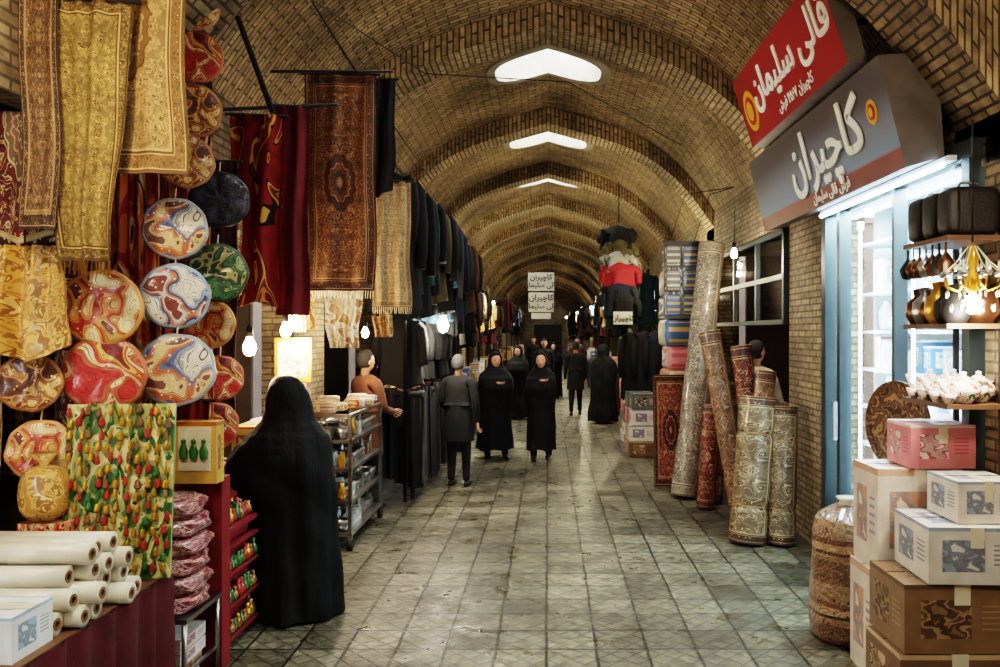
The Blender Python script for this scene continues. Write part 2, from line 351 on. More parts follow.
# ---------------------------------------------------------------- cloth helpers
def cloth(name,x0,x1,z0,z1,y,mat,fold=.03,nf=3,rz=0,taper=0,fringe=None,wav=.0,b=None,seed=None,lowpt=0,rod=True):
    own=b is None
    if own: b=B(name)
    rd=random.Random(seed or int(abs(x0*1000)+z0*777)); ph0=rd.uniform(0,6); w=x1-x0; h=z1-z0; cx=(x0+x1)/2
    T=Matrix.Translation((cx,y,0))@Matrix.Rotation(rz,4,'Z')
    def f(u,v,off=0):
        s=1-v; k=1-taper*s
        x=(u-.5)*w*k
        d=fold*(.35+.65*s)*math.sin(u*nf*6.283+ph0+s*1.3)+fold*.4*math.sin(u*nf*14+ph0*2+s*3)
        z=z0+h*v-lowpt*s*(1-abs(2*u-1))+wav*s*math.sin(u*9+ph0)
        return (x+.015*s*math.sin(v*9+ph0),d+off,z)
    b.grid(lambda u,v:f(u,v),36,24,mat,True,T)
    b.grid(lambda u,v:f(1-u,v,.012),36,24,mat,True,T)
    b.grid(lambda u,v:f(u,0,.012*v),36,1,mat,True,T); b.grid(lambda u,v:f(u,1,.012*v),36,1,mat,True,T)
    b.grid(lambda u,v:f(0,u,.012*v),24,1,mat,True,T); b.grid(lambda u,v:f(1,u,.012*v),24,1,mat,True,T)
    if fringe:
        for i in range(int(w/.018)):
            u=(i+.5)/int(w/.018); p=Vector(f(u,0,.006)); b.tube([p,p+Vector((rd.uniform(-.006,.006),0,-.06))],[.004,.0025],fringe,4,T)
    if own and rod:
        b.tube([(-w/2-.03,.006,z1),(w/2+.03,.006,z1)],.011,m_iron,8,T)
    if own: return b.done()
def garment(b,x,y,ztop,w,h,mat,rz=0,seed=0):
    T=Matrix.Translation((x,y,ztop))@Matrix.Rotation(rz,4,'Z')
    b.tube([(0,0,.12),(.03,0,.15),(.03,0,.11),(0,0,.06),(0,0,.01)],.005,m_iron,6,T)
    b.tube([(-w*.42,0,-.06),(0,0,.01),(w*.42,0,-.06)],.01,m_wood,6,T)
    S=[(0,.07,.05),(-.02,.12,.06),(-.06,w*.46,.07),(-.12,w*.48,.09),(-.3*h,w*.42,.09),(-.6*h,w*.43,.09),(-h,w*.47,.09)]
    def f(u,v):
        k=v*6; i=min(int(k),5); t=k-i; s0,s1=S[i],S[i+1]; z,hw,hd=[p+(q-p)*t for p,q in zip(s0,s1)]
        a=u*6.2831853; r=1+.22*v*math.sin(a*5+seed)*(.5+.5*v)+.1*v*math.sin(a*9+seed*2+v*3)
        return (hw*math.cos(a)*r,hd*math.sin(a)*r,z+.03*v*math.sin(a*3+seed))
    b.grid(f,32,24,mat,True,T)
    for sg in(-1,1):
        b.tube([(sg*w*.4,0,-.07),(sg*w*.5,0,-.14),(sg*w*.56,-.02,-.35*h),(sg*w*.54,-.05,-.68*h)],[.06,.065,.055,.05],mat,10,T)
# ---------------------------------------------------------------- people
def head(b,M,skin,hair=None,scale=1,cap=None):
    M=M@Matrix.Scale(scale,4)
    def fn(p,q):
        x,y,z=q
        if p.z<0: x*=1-.32*(-p.z)**1.3; y=y*(1-.12*(-p.z))-.012*(-p.z)
        fr=max(0,-p.y)
        y-= .022*math.exp(-((p.x/.16)**2+((p.z+.12)/.17)**2))*fr
        y+= .012*fr*(math.exp(-(((p.x-.36)/.17)**2+((p.z-.07)/.12)**2))+math.exp(-(((p.x+.36)/.17)**2+((p.z-.07)/.12)**2)))
        y-= .006*fr*math.exp(-((p.x/.3)**2+((p.z+.5)/.1)**2))
        return (x,y,z)
    b.ell((0,0,0),(.075,.095,.115),skin,36,M,fn)
    for sg in(-1,1):
        b.ell((sg*.029,-.078,.008),(.013,.008,.006),m_eye,10,M); b.ell((sg*.03,-.085,.026),(.017,.005,.003),m_hairb,8,M)
        b.ell((sg*.076,.01,-.005),(.01,.018,.03),skin,10,M)
    b.ell((0,-.090,-.052),(.02,.006,.006),m_lip,10,M)
    b.tube([(0,.015,-.08),(0,.02,-.15)],[.05,.055],skin,14,M)
    if hair:
        def hf(p,q):
            x,y,z=q
            if p.y<-.2 and p.z<.45: y*=.6; x*=.9
            if p.y>0: y*=1.04
            elif p.z<-.4: x*=.75; z=-.05
            if p.z<-.55: z=-.065; x*=.8
            return (x,y,z)
        b.ell((0,.008,.014),(.084,.104,.116),hair,30,M,hf)
def hand(b,M,mat):
    b.ell((0,0,-.045),(.04,.015,.05),mat,12,M)
    for i,(x,l) in enumerate(((-.03,.062),(-.01,.075),(.011,.07),(.031,.052))):
        b.tube([(x*.9,0,-.075),(x*1.08,-.006,-.08-l*.4),(x*1.1,-.022,-.08-l*.72),(x*1.08,-.042,-.08-l*.85)],[.009,.0088,.008,.006],mat,8,M)
    b.tube([(-.034,0,-.03),(-.055,-.012,-.055),(-.056,-.024,-.08),(-.048,-.034,-.095)],[.011,.0105,.009,.007],mat,8,M)
def shoe(b,M):
    b.ell((0,-.06,.04),(.045,.13,.045),m_shoe,14,M,lambda p,q:(q[0],q[1],max(q[2],.0) - (.018 if p.y<-.3 and p.z>0 else 0)))
def cint(S,z):
    if z<=S[0][0]: return S[0][1:]
    for i in range(len(S)-1):
        if z<=S[i+1][0]:
            t=(z-S[i][0])/(S[i+1][0]-S[i][0]); t=t*t*(3-2*t)*.5+t*.5
            return [a+(c-a)*t for a,c in zip(S[i][1:],S[i+1][1:])]
    return S[-1][1:]
def chador(name,loc,S,fa,mat,hc,yaw=0,amp=.06,seed=1,face=True,legs=(),hands=None,hs=1.0,fold=.5):
    b=B(name); T=Matrix.Translation(loc)@Matrix.Rotation(yaw,4,'Z'); rd=random.Random(seed); p1,p2,p3=[rd.uniform(0,6) for _ in range(3)]
    zt=S[-1][0]; nz=90
    tri=lambda q:(2/math.pi)*math.asin(math.sin(q)*.97)
    def f(u,v):
        t=1-(1-v)**1.35
        z=S[0][0]+(zt-S[0][0])*t; cx,cy,hw,hd=cint(S,z); a=u*6.2831853
        k=max(0,1-z/(zt*.84))
        r=1+amp*(k**.6)*(.6*tri(a*8+p1+1.4*z)+.35*math.sin(a*13+p2-z*2)+.3*math.sin(a*4+p3+z*2.2))
        m=math.exp(-((z/zt-.6)/.2)**2)
        r+=fold*.05*m*tri(a*3+z*13+p2)+fold*.03*m*tri(a*6-z*17+p3)
        r+=.012*math.sin(a*5+z*16+p2)
        x=cx+hw*math.cos(a)*r; y=cy+hd*math.sin(a)*r
        if face:
            d=abs((a-fa+math.pi)%(2*math.pi)-math.pi); wz=math.exp(-((z-hc[2]+.01)/.085)**4); w=wz*max(0,1-(d/.95)**4)
            x-=math.cos(fa)*.075*w; y-=math.sin(fa)*.075*w
        zz=z
        if v==0: zz=z+.012*math.sin(a*5+p1)
        return (x,y,zz)
    b.grid(f,120,nz,mat,True,T)
    H=T@Matrix.Translation(hc)@Matrix.Rotation(fa+math.pi/2,4,'Z')
    head(b,H@Matrix.Translation((0,-.018,0)),m_skin,None,hs)
    for (lx,ly,la) in legs:
        b.tube([(lx*.6,ly*.3,.45),(lx,ly,.22),(lx,ly+.01,.06)],[.075,.06,.045],m_blackc,12,T)
        shoe(b,T@Matrix.Translation((lx,ly,0))@Matrix.Rotation(la,4,'Z'))
    if hands:
        for hm_ in hands: hand(b,T@hm_,m_skin)
    return b.done()
def gsec(H,w=1,lean=0,fl=1,hem=.05):
    q=[(0,.27*fl,.23*fl,0),(.12,.265*fl,.22*fl,0),(.3,.245,.2,0),(.46,.235,.185,0),(.56,.25,.19,-.02),(.66,.265,.2,-.05),(.74,.255,.17,-.03),(.785,.225,.135,-.005),(.82,.16,.12,0),(.845,.115,.115,0),(.875,.105,.118,0),(.91,.103,.12,0),(.945,.094,.108,0),(.975,.07,.082,0.005),(.992,.035,.045,.01),(1.0,.002,.002,.01)]
    return [(max(hem,k*H),0,cy+lean*k,hw*w,hd*w) for k,hw,hd,cy in q]
def hm(x,y,z,rx=0,ry=0,rz=0): return Matrix.Translation((x,y,z))@Matrix.Rotation(rz,4,'Z')@Matrix.Rotation(ry,4,'Y')@Matrix.Rotation(rx,4,'X')
zs=[(612,256,343,.3),(606,257,343,.3),(580,253,341,.28),(540,250,338,.25),(505,247,336,.23),(490,238,336,.25),(475,229,335,.27),(457,229,334,.27),(447,236,333,.25),(436,247,329,.22),(427,256,321,.18),(419,263,315,.15),(408,266,313,.135),(396,267,310,.13),(386,271,305,.115),(379,277,299,.08),(376,282,294,.04),(375,287,289,.005)]
S=[(1.9-(y-332)/147+(.02 if y==612 else 0),(a+c)/2/147-548/147+1.80,0,(c-a)/2/147,hd) for y,a,c,hd in zs]
S[0]=(.015,)+S[0][1:]
chador('woman_in_chador',(-1.80,5.43,0),S,math.radians(150),m_black,(.0,.0,1.49),amp=.10,seed=3,legs=[(-.08,.05,-1.2),(.1,.1,-1.2)],hands=[hm(-.36,.14,1.02,-1.2,0,-1.2)],fold=.9)
hc=lambda H:(0,0,.905*H)
chador('woman_in_chador',(-.1,11.9,0),gsec(1.62,.88,fl=.95,hem=.16),-math.pi/2,m_black,hc(1.62),yaw=-.1,seed=5,legs=[(-.1,-.12,.1),(.1,.1,0)],hands=[hm(.03,-.235,1.2,-1.4,0,.6)])
chador('woman_in_chador',(-.80,12.1,0),gsec(1.62,1.05,fl=1.0,hem=.14),-math.pi/2,m_black,hc(1.62),yaw=.35,seed=6,legs=[(-.1,.1,0),(.12,-.12,0)],hands=[hm(-.04,-.27,1.15,-1.4,0,.3)])
chador('woman_in_chador',(1.15,16.7,0),gsec(1.66,1.12,fl=1.1,hem=.05),-math.pi/2,m_black,hc(1.66),yaw=2.6,seed=7,legs=[(-.1,.05,0),(.1,-.05,0)])
chador('woman_in_chador',(.15,23,0),gsec(1.62,1.,hem=.05),-math.pi/2,m_black,hc(1.62),yaw=.2,seed=8,legs=[(-.1,.05,0),(.1,-.05,0)])
chador('woman_in_chador',(-.65,17.5,0),gsec(1.62,1.,hem=.05),-math.pi/2,m_black,hc(1.62),yaw=-.4,seed=9,legs=[(-.1,.05,0),(.1,-.05,0)])
chador('woman_in_chador',(-1.0,15.3,0),gsec(1.6,1.,hem=.05),-math.pi/2,m_black,hc(1.6),yaw=2.2,seed=12,legs=[(-.1,.05,0),(.1,-.05,0)])
def person(name,loc,yaw,H,J,E,coat,trous,hair,head_rot=0,head_off=(0,0)):
    me=bpy.data.meshes.new('tmp'); keys=list(J); me.from_pydata([Vector(J[k][0]) for k in keys],[(keys.index(a),keys.index(c)) for a,c in E],[])
    o=bpy.data.objects.new('tmp',me); sc.collection.objects.link(o)
    o.modifiers.new('s','SKIN')
    for i,k in enumerate(keys):
        r=J[k][1]; me.skin_vertices[0].data[i].radius=r if isinstance(r,tuple) else (r,r); me.skin_vertices[0].data[i].use_root=(i==0)
    su=o.modifiers.new('u','SUBSURF'); su.levels=2; su.render_levels=2
    dg=bpy.context.evaluated_depsgraph_get(); ev=o.evaluated_get(dg).to_mesh()
    vs=[v.co.copy() for v in ev.vertices]; fs=[tuple(p.vertices) for p in ev.polygons]
    T=Matrix.Translation(loc)@Matrix.Rotation(yaw,4,'Z')@Matrix.Scale(H/1.75,4); b=B(name)
    cl=lambda f:(sum((vs[j] for j in f),Vector())/len(f)).z
    b.add(vs,[f for f in fs if cl(f)>.72],coat,None,True,T); b.add(vs,[f for f in fs if cl(f)<=.72],trous,None,True,T)
    b.grid(lambda u,v:((.19+.02*(1-v))*math.cos(u*6.28318)*(1+.04*math.sin(u*38)*(1-v)),(.145+.02*(1-v))*math.sin(u*6.28318),.62+.42*v),28,8,coat,True,T)
    b.lathe([(.075,0),(.07,.03),(.062,.035)],(0,.01,1.47),coat,18,T)
    bpy.data.objects.remove(o)
    hp=Vector(J['neck'][0])+Vector((head_off[0],head_off[1],.15))
    head(b,T@Matrix.Translation(hp)@Matrix.Rotation(head_rot,4,'Z'),m_skin,hair,1.05)
    for s in('l','r'):
        w=Vector(J['wri_'+s][0]); d=w-Vector(J['elb_'+s][0]); q=Vector((0,0,-1)).rotation_difference(d).to_matrix().to_4x4()
        hand(b,T@Matrix.Translation(w)@q@Matrix.Rotation(math.pi/2*(1 if s=='l' else -1),4,'Z'),m_skin)
        f=Vector(J['ank_'+s][0]); shoe(b,T@Matrix.Translation((f.x,f.y,0)))
    return b.done()
def joints(arms=((.24,.02,1.12,.25,-.06,.86),(-.24,.02,1.12,-.25,-.06,.86)),stride=.0,coat=True):
    w=1.25 if coat else 1
    J={'pel':((0,0,.95),(.15*w,.12*w)),'hem':((0,0,.8),(.16*w,.13*w)),'waist':((0,0,1.1),(.14*w,.11*w)),'chest':((0,0,1.3),(.17*w,.12*w)),'up':((0,.01,1.42),(.12,.09)),'neck':((0,.01,1.5),.055)}
    E=[('pel','waist'),('pel','hem'),('waist','chest'),('chest','up'),('up','neck')]
    for s,sg,a,st in(('l',1,arms[0],stride),('r',-1,arms[1],-stride)):
        J['sh_'+s]=((sg*.19,.01,1.41),.075); J['elb_'+s]=((a[0],a[1],a[2]),.055); J['wri_'+s]=((a[3],a[4],a[5]),.034)
        J['hip_'+s]=((sg*.09,0,.74),.1); J['kn_'+s]=((sg*.1,st*.5-.02,.48),.07); J['ank_'+s]=((sg*.11,st,.07),.05)
        E+=[('up','sh_'+s),('sh_'+s,'elb_'+s),('elb_'+s,'wri_'+s),('hem','hip_'+s),('hip_'+s,'kn_'+s),('kn_'+s,'ank_'+s)]
    return J,E
m_coat=plain('dark_coat_cloth',C(12,12,14),.95,bump=.2); m_tr=plain('dark_trousers',C(12,12,14),.9); m_beige=plain('beige_jacket',C(165,145,115),.9,bump=.2)
m_brc=plain('brown_coat_cloth',C(92,54,34),.9,bump=.2)
J,E=joints(((.25,-.02,1.13,.2,-.2,.98),(-.25,.02,1.12,-.25,-.06,.86)))
person('man_in_dark_coat',(-1.1,9.85,0),math.pi*.93,1.6,J,E,m_coat,m_tr,m_hair)
J,E=joints(stride=.14)
person('man_walking',(.63,18.3,0),math.pi,1.66,J,E,m_coat,m_tr,m_hairb)
J,E=joints(((.25,-.05,1.12,.12,-.28,1.08),(-.25,-.05,1.12,-.12,-.28,1.08)))
person('man_in_beige_jacket',(2.3,8.8,0),2.2,1.78,J,E,m_beige,m_tr,m_hairb)
person('man_in_brown_coat',(-1.95,8.62,0),2.4,1.68,J,E,m_brc,m_tr,m_hairb)
J,E=joints(stride=-.12)
person('man_walking',(-.1,21,0),0,1.7,J,E,m_coat,m_tr,m_hairb)
person('man_walking',(.9,24.5,0),0,1.72,J,E,CL[5],m_tr,m_hairb)
person('man_walking',(-.5,27.5,0),0,1.72,J,E,CL[7],m_tr,m_hairb)
# ---------------------------------------------------------------- LEFT: near stall
m_skirt=plain('stall_skirt_maroon',C(78,18,22),.9,bump=.3)
b=B('stall_table'); b.box((-2.2,3.4,.68),(.62,1.15,.04),m_wood)
for x in(-2.48,-1.93):
    for y in(2.86,3.94): b.box((x,y,.33),(.04,.04,.66),m_metal)
b.grid(lambda u,v:(-1.875+.03*math.sin(u*40+.5*math.sin(u*23))*(1-.6*v),2.83+1.15*u,.03+.67*v),120,6,m_skirt,True)
b.grid(lambda u,v:(-2.5+.62*u,3.985+.01*math.sin(u*30),.03+.67*v),30,4,m_skirt,True)
b.grid(lambda u,v:(-2.5+.62*u,2.82+.01*math.sin(u*30),.03+.67*v),30,4,m_skirt,True)
b.done()
b=B('tablecloth_roll_pile'); rr=.045
for row,(cnt,y0) in enumerate(((6,3.16),(5,3.21),(4,3.26),(3,3.31))):
    for i in range(cnt):
        y=y0+i*.096+R(-.004,.004); z=.70+rr+row*.079; x1=-1.86+R(-.1,.04); ax=Vector((-1,R(-.03,.03),0)); Lr=.56
        b.lathe([(rr*.55,.0),(rr,0),(rr,Lr),(0,Lr)],(x1,y,z),m_film,18,None,ax,True)
        b.lathe([(rr*.3,-.002),(rr*.56,-.002)],(x1,y,z),m_core,18,None,ax,False); b.lathe([(rr*.3,-.002),(rr*.3,.06),(0,.06)],(x1,y,z),m_core,14,None,ax)
b.done()
b=B('white_carton'); b.box((-2.13,3.0,.785),(.4,.24,.17),PK[9]); b.box((-2.13,3.0,.872),(.41,.06,.004),m_film); b.done(bev=.004)
m_leaf=blob('leafy_card',[C(50,95,45),C(150,150,85),C(205,195,135),C(46,90,44)],7,1)
b=B('souvenir_display_board'); TB=Matrix.Translation((-2.08,3.85,.71))@Matrix.Rotation(.12,4,'Z')@Matrix.Rotation(-.1,4,'X')
b.box((0,0,.42),(.5,.02,.84),m_leaf,M=TB)
m_tr1=plain('trinket_red',C(165,40,25),.3,coat=.6); m_tr2=plain('trinket_green',C(50,105,45),.3,coat=.6)
for i in range(11):
    for j in range(14):
        x=-.225+i*.045+R(-.012,.012); z=.06+j*.058+R(-.012,.012); s=R(.6,1.0); mm=random.choice([m_gold,m_gold,m_gold,m_tr1,m_tr1,m_tr2,m_core])
        b.lathe([(0,.0),(.014*s,.004),(.019*s,.016),(.012*s,.03),(.016*s,.036),(.006*s,.046),(0,.05)],(x,-.03,z-.03),mm,8,TB)
        b.tube([(x,-.03,z+.015),(x,-.012,z+.03)],.002,m_gold,4,TB)
b.done()
D1=disc('paisley_disc_orange',[C(230,205,155),C(200,140,80),C(165,55,38),C(215,125,60),C(200,160,90),C(110,45,30)],3.0,1)
D2=disc('paisley_disc_blue',[C(215,215,200),C(140,160,180),C(50,65,115),C(205,115,65),C(185,200,205),C(120,55,48)],3.2,2)
D3=disc('paisley_disc_red',[C(180,45,38),C(170,95,60),C(225,200,150),C(190,75,48),C(210,170,80),C(105,25,28)],2.6,3)
D4=disc('disc_navy',[C(60,60,90),C(26,28,42),C(20,22,40),BLK,C(50,50,75),BLK],4,4)
D5=disc('disc_green',[C(125,150,100),C(46,72,50),C(50,105,65),C(36,58,44),C(160,150,100),C(28,56,34)],4,5)
D6=disc('disc_gold',[C(215,180,115),C(160,105,58),C(130,78,40),C(195,145,72),C(110,55,32),C(80,44,26)],4,6)
D7=disc('paisley_disc_blue_b',[C(215,210,190),C(150,155,160),C(75,100,145),C(195,100,60),C(210,180,130),C(110,65,60)],2.7,8)
def cushion(x,y,z,r,mat,rz=.35,cord=.05):
    b=B('round_cushion'); M=Matrix.Translation((x,y,z))@Matrix.Rotation(rz+R(-.15,.15),4,'Z')@Matrix.Rotation(math.pi/2+R(-.08,.08),4,'X'); t=r*.12
    sg=40; pr=[(0,t*.9),(r*.12,t*.95),(r*.4,t*1.05),(r*.7,t*1.0),(r*.88,t*.75),(r*.96,t*.35),(r,0),(r*.9,-t*.55),(r*.6,-t*.9),(0,-t*.9)]
    vs=[];uv=[]; p=R(0,6)
    for j,(q,h) in enumerate(pr):
        for i in range(sg+1):
            a=i/sg*6.2831853; k=1+(.012*math.sin(a*9+p)+.012*math.sin(a*5+p))*(q/r); vs.append((q*k*math.cos(a),q*k*math.sin(a),h+.006*math.sin(a*7+p)*(q/r))); uv.append((.5+.49*q/r*math.cos(a),.5+.49*q/r*math.sin(a)))
    b.add(vs,[(j*(sg+1)+i,j*(sg+1)+i+1,(j+1)*(sg+1)+i+1,(j+1)*(sg+1)+i) for j in range(len(pr)-1) for i in range(sg)],mat,uv,True,M)
    b.lathe([(.03,0),(.012,.03),(.03,.06),(0,.055)],(0,r*.97,0),m_film,12,M@Matrix.Rotation(-math.pi/2,4,'X'))
    b.tube([(x,y,z+r*.97),(x,y+.01,z+r+cord)],.004,m_cream,5)
    b.done()
for a in ((-2.2,3.95,2.02,.19,D1),(-2.2,3.97,1.69,.195,D3),(-2.2,4.0,1.36,.18,D6),(-2.46,3.8,1.66,.14,D6),(-2.44,3.85,1.33,.15,D1),
    (-1.98,4.25,2.45,.165,D7),(-1.98,4.25,2.09,.175,D2),(-1.97,4.25,1.70,.195,D7),
    (-1.88,4.58,2.66,.165,D4),(-1.95,4.3,2.82,.15,D6),(-1.95,4.4,3.12,.15,D6),(-1.95,4.42,3.42,.15,D3),(-1.95,4.42,3.7,.13,D6),(-1.9,4.6,2.24,.17,D5),(-2.0,4.72,1.95,.15,D1),(-2.03,4.85,1.33,.15,D3),(-2.0,4.88,1.62,.14,D3),(-2.46,3.87,2.72,.16,D3)): cushion(*a)
RG1=rug('rug_gold_brown',C(165,130,82),C(98,68,40),C(132,98,56),C(195,162,108),1.8,15)
RG2=rug('rug_olive_embroidered',C(142,118,64),C(178,150,88),C(100,78,40),C(84,54,30),2.6,16,medal=False)
RG3=rug('rug_burgundy',C(82,20,24),C(180,160,125),C(50,16,22),C(165,138,92),1.6,9)
RG4=rug('rug_brown',C(78,54,36),C(124,94,60),C(52,36,26),C(145,115,75),2.4,14,medal=False)
cloth('hanging_rug',-2.22,-1.70,2.64,4.0,3.72,RG1,.015,2,rz=.1)
cloth('hanging_rug',-2.28,-1.88,2.22,3.4,3.6,RG2,.03,2,rz=.15,taper=.45,fringe=m_gold)
cloth('hanging_rug',-2.72,-2.26,2.32,3.55,3.80,RG3,.02,2,rz=.1,lowpt=.1)
cloth('hanging_rug',-2.30,-2.15,2.35,3.7,3.5,RG4,.015,1,rz=.2)
m_goldfab=blob('gold_brocade',[C(175,125,55),C(205,160,85),C(140,95,42),C(220,185,120)],6,2,.5,.4)
b=B('gold_brocade_cloth'); cloth('',-2.56,-2.28,1.85,2.3,3.7,m_goldfab,.07,2,taper=-.15,b=b,lowpt=.12,seed=4); b.tube([(-2.42,3.7,2.3),(-2.42,3.7,2.6)],.004,m_iron,5); b.done()
b=B('yellow_fabric_bundle'); b.rbox((-2.38,3.78,1.14),(.2,.16,.26),m_goldfab,3,28,.2,.05); b.lathe([(.05,0),(.02,.03),(.06,.08),(0,.07)],(-2.38,3.78,1.25),m_goldfab,16); b.box((-2.38,3.8,.85),(.22,.1,.3),SC[1]); b.done()
cloth('hanging_rug',-3.0,-2.45,1.1,2.95,4.35,RG3,.03,2,rz=-.05); cloth('hanging_shawl',-2.46,-2.12,.95,2.9,4.38,SC[1],.03,3,rz=-.05)
cloth('hanging_shawl',-2.34,-2.0,1.15,3.1,4.75,SC[1],.03,3); cloth('hanging_shawl',-2.33,-2.02,2.9,4.0,4.8,RG4,.03,2); cloth('hanging_shawl',-3.1,-2.7,1.0,2.8,3.9,SC[0],.04,3,rz=.3)
cloth('hanging_shawl',-2.33,-2.0,1.3,3.0,5.15,CL[5],.03,3)
b=B('low_metal_stand'); b.box((-2.06,4.27,.43),(.46,.44,.025),m_metal)
for x in(-2.27,-1.85):
    for y in(4.07,4.47): b.cyl((x,y,0),.014,.43,m_metal,10)
b.box((-1.85,4.27,.15),(.015,.4,.015),m_metal); b.box((-2.06,4.07,.15),(.42,.015,.015),m_metal)
for i in range(4): b.box((-2.06+R(-.03,.03),4.27,.05+i*.075),(.32,.3,.07),random.choice([PK[6],PK[5],PK[1]]))
b.done()
m_pink=blob('pink_film_pack',[C(110,34,44),C(160,90,92),C(205,175,165),C(90,22,34),C(175,130,120)],9,2,.35,.9)
b=B('packaged_linen_stack')
for i in range(6): b.rbox((-2.04+R(-.03,.03),4.25+R(-.02,.02),.495+i*.098),(.4,.36,.118),m_pink,3.2,40,R(-.12,.12),.05)
b.done()
b=B('ornament_gift_box'); b.box((-1.93,4.42,1.24),(.24,.1,.34),PK[2]); b.box((-1.93,4.367,1.26),(.18,.006,.24),m_film)
for k in (-.055,0,.055): b.lathe([(0,0),(.02,.01),(.025,.05),(.01,.09),(.015,.11),(0,.12)],(-1.93+k,4.355,1.2),[m_gold,m_tr2,m_gold][int(k*18)+1],10)
b.box((-1.98,4.55,.54),(.3,.12,1.08),m_redc); b.done(bev=.004)
b=B('red_souvenir_stand'); b.box((-2.12,4.92,.35),(.36,.5,.7),m_redc)
for i,(z,x) in enumerate(((.72,-2.08),(.86,-2.16))): b.box((x,4.92,z),(.4-.1*i,.5,.03),m_redc)
for z in(.08,.27,.46,.62): b.box((-1.905,4.92,z),(.07,.5,.015),m_redc)
for z0,xx,n_ in ((.735,-1.93,3),(.875,-2.12,2),(.09,-1.9,1),(.28,-1.9,1),(.47,-1.9,1)):
    for k in range(n_):
        for j in range(10):
            s=R(.8,1.2); mm=random.choice([m_tr2,m_tr2,m_gold,m_tr1,D5,D6])
            b.lathe([(0,0),(.018*s,0),(.028*s,.025*s),(.022*s,.055*s),(.012*s,.07*s),(.016*s,.09*s),(0,.1*s)],(xx-.055*k,4.7+j*.05,z0),mm,10)
b.done()
cloth('red_drape',-2.35,-1.97,.95,1.5,4.66,m_redc,.03,3,rod=True)
n=N('blanket_red_swirl',.95); u=n.uv(); f=n.noise(u,2.6,1,1.6)
n.col(n.ramp(f,[(0,C(110,16,20)),(.42,C(128,22,24)),(.5,C(30,16,18)),(.535,C(200,150,60)),(.575,C(140,28,24)),(.63,C(40,56,40)),(.66,C(175,115,52)),(.7,C(105,14,20))])); n.bump(n.noise(n.obj(),120,2),.4); m_bl=n.mat
cloth('hanging_blanket',-2.22,-1.86,2.06,3.42,5.6,m_bl,.05,1,rz=.15,lowpt=-.05)
cloth('hanging_blanket',-1.93,-1.70,2.02,3.50,5.66,plain('red_fleece',C(98,18,24),.95,bump=.3),.04,1,rz=.25)
RG5=rug('rug_brown_medallion',C(112,74,50),C(54,36,30),C(84,52,38),C(178,134,92),2.6,13)
cloth('hanging_rug',-1.88,-1.34,2.22,3.9,6.2,RG5,.02,2,fringe=m_cream,rz=.05)
RG6=rug('rug_tan',C(156,128,92),C(108,80,54),C(128,96,64),C(194,170,128),3,12,medal=False)
cloth('hanging_rug',-1.55,-1.2,2.12,3.22,7.0,RG6,.03,2,fringe=m_cream,rz=.2)
cloth('hanging_shawl',-1.95,-1.3,3.1,4.05,6.8,CL[7],.05,3,lowpt=.1)
cloth('hanging_scarf',-2.12,-1.74,1.75,2.32,7.5,SC[3],.05,3,taper=.3)
cloth('hanging_scarf',-2.2,-1.9,1.9,2.6,6.6,SC[0],.05,3,taper=.3)
cloth('hanging_scarf',-2.3,-2.05,2.15,2.75,5.35,SC[0],.05,3,taper=.3)
cloth('hanging_scarf',-1.76,-1.52,1.85,2.4,7.9,SC[0],.05,3,taper=.3)
b=B('support_pole'); b.tube([(-2.35,5.62,3.46),(-1.5,5.7,3.52)],.014,m_iron); b.tube([(-2.3,6.2,3.92),(-1.2,6.2,3.92)],.012,m_iron)
b.tube([(-1.92,4.95,3.85),(-1.72,5.0,3.27)],.018,m_iron)
b.tube([(-1.95,3.62,3.42),(-2.34,3.62,3.42)],.014,m_iron); b.done()
# garment rails
b=B('garment_rail'); b.tube([(-1.5,7.2,3.55),(-1.32,12.4,3.3)],.018,m_iron)
for y in (7.3,9.8,12.2): b.tube([(-2.33,y,3.62-(y-7)*.04),(-1.4,y,3.55-(y-7)*.04)],.014,m_iron)
for i in range(24):
    y=7.42+i*.21; t=(y-7.2)/5.2; mm=CL[[7,0,1,7,2,7,0,2,4,7,2,7,0,7,1,7,2,0,7,2,5,7,3,0][i]]
    garment(b,-1.5+.18*t+R(-.06,.06),y,3.40-.25*t,.5,R(.9,1.45),mm,rz=R(-.15,.6),seed=i)
b.done()
b=B('garment_rail'); b.tube([(-1.75,8.95,2.2),(-1.5,12.4,2.2)],.015,m_iron)
for y in(8.95,12.4): b.tube([(-1.6,y,2.2),(-1.6,y,0)],.018,m_iron)
for i in range(12): garment(b,-1.68+R(-.05,.05),9.1+i*.28,2.06,.48,R(.7,.85),CL[[7,0,7,7,4,0,7,6,3,7,0,7][i]],rz=R(-.1,.5),seed=40+i)
b.done()
b=B('clothes_display_table'); b.box((-1.75,10.0,1.18),(.5,1.9,.04),m_wood)
for x in(-1.95,-1.54):
    for y in(9.1,10.9): b.box((x,y,.58),(.04,.04,1.16),m_iron)
def draped(b,x,y,rz,mat,seed):
    T=Matrix.Translation((x,y,0))@Matrix.Rotation(rz,4,'Z')
    b.grid(lambda u,v:((u-.5)*.17,-.02-.03*math.sin(u*9+seed)-.02*(1-v),.2+.06*math.sin(seed)+1.02*v),10,10,mat,True,T)
    b.grid(lambda u,v:((.5-u)*.17,.03+.02*math.sin(u*9+seed),.2+.06*math.sin(seed)+1.02*v),10,10,mat,True,T)
    b.tube([(-.085,0,1.2),(.085,0,1.2)],.035,mat,8,T)
for i in range(13): draped(b,-1.44+R(-.02,.02),9.1+i*.15,math.pi/2+R(-.3,.3),CL[random.choice([0,7,7,0,6,7])],i)
for i in range(4): draped(b,-1.94+i*.15,9.02,R(-.2,.2),CL[[7,0,7,7][i]],i+20)
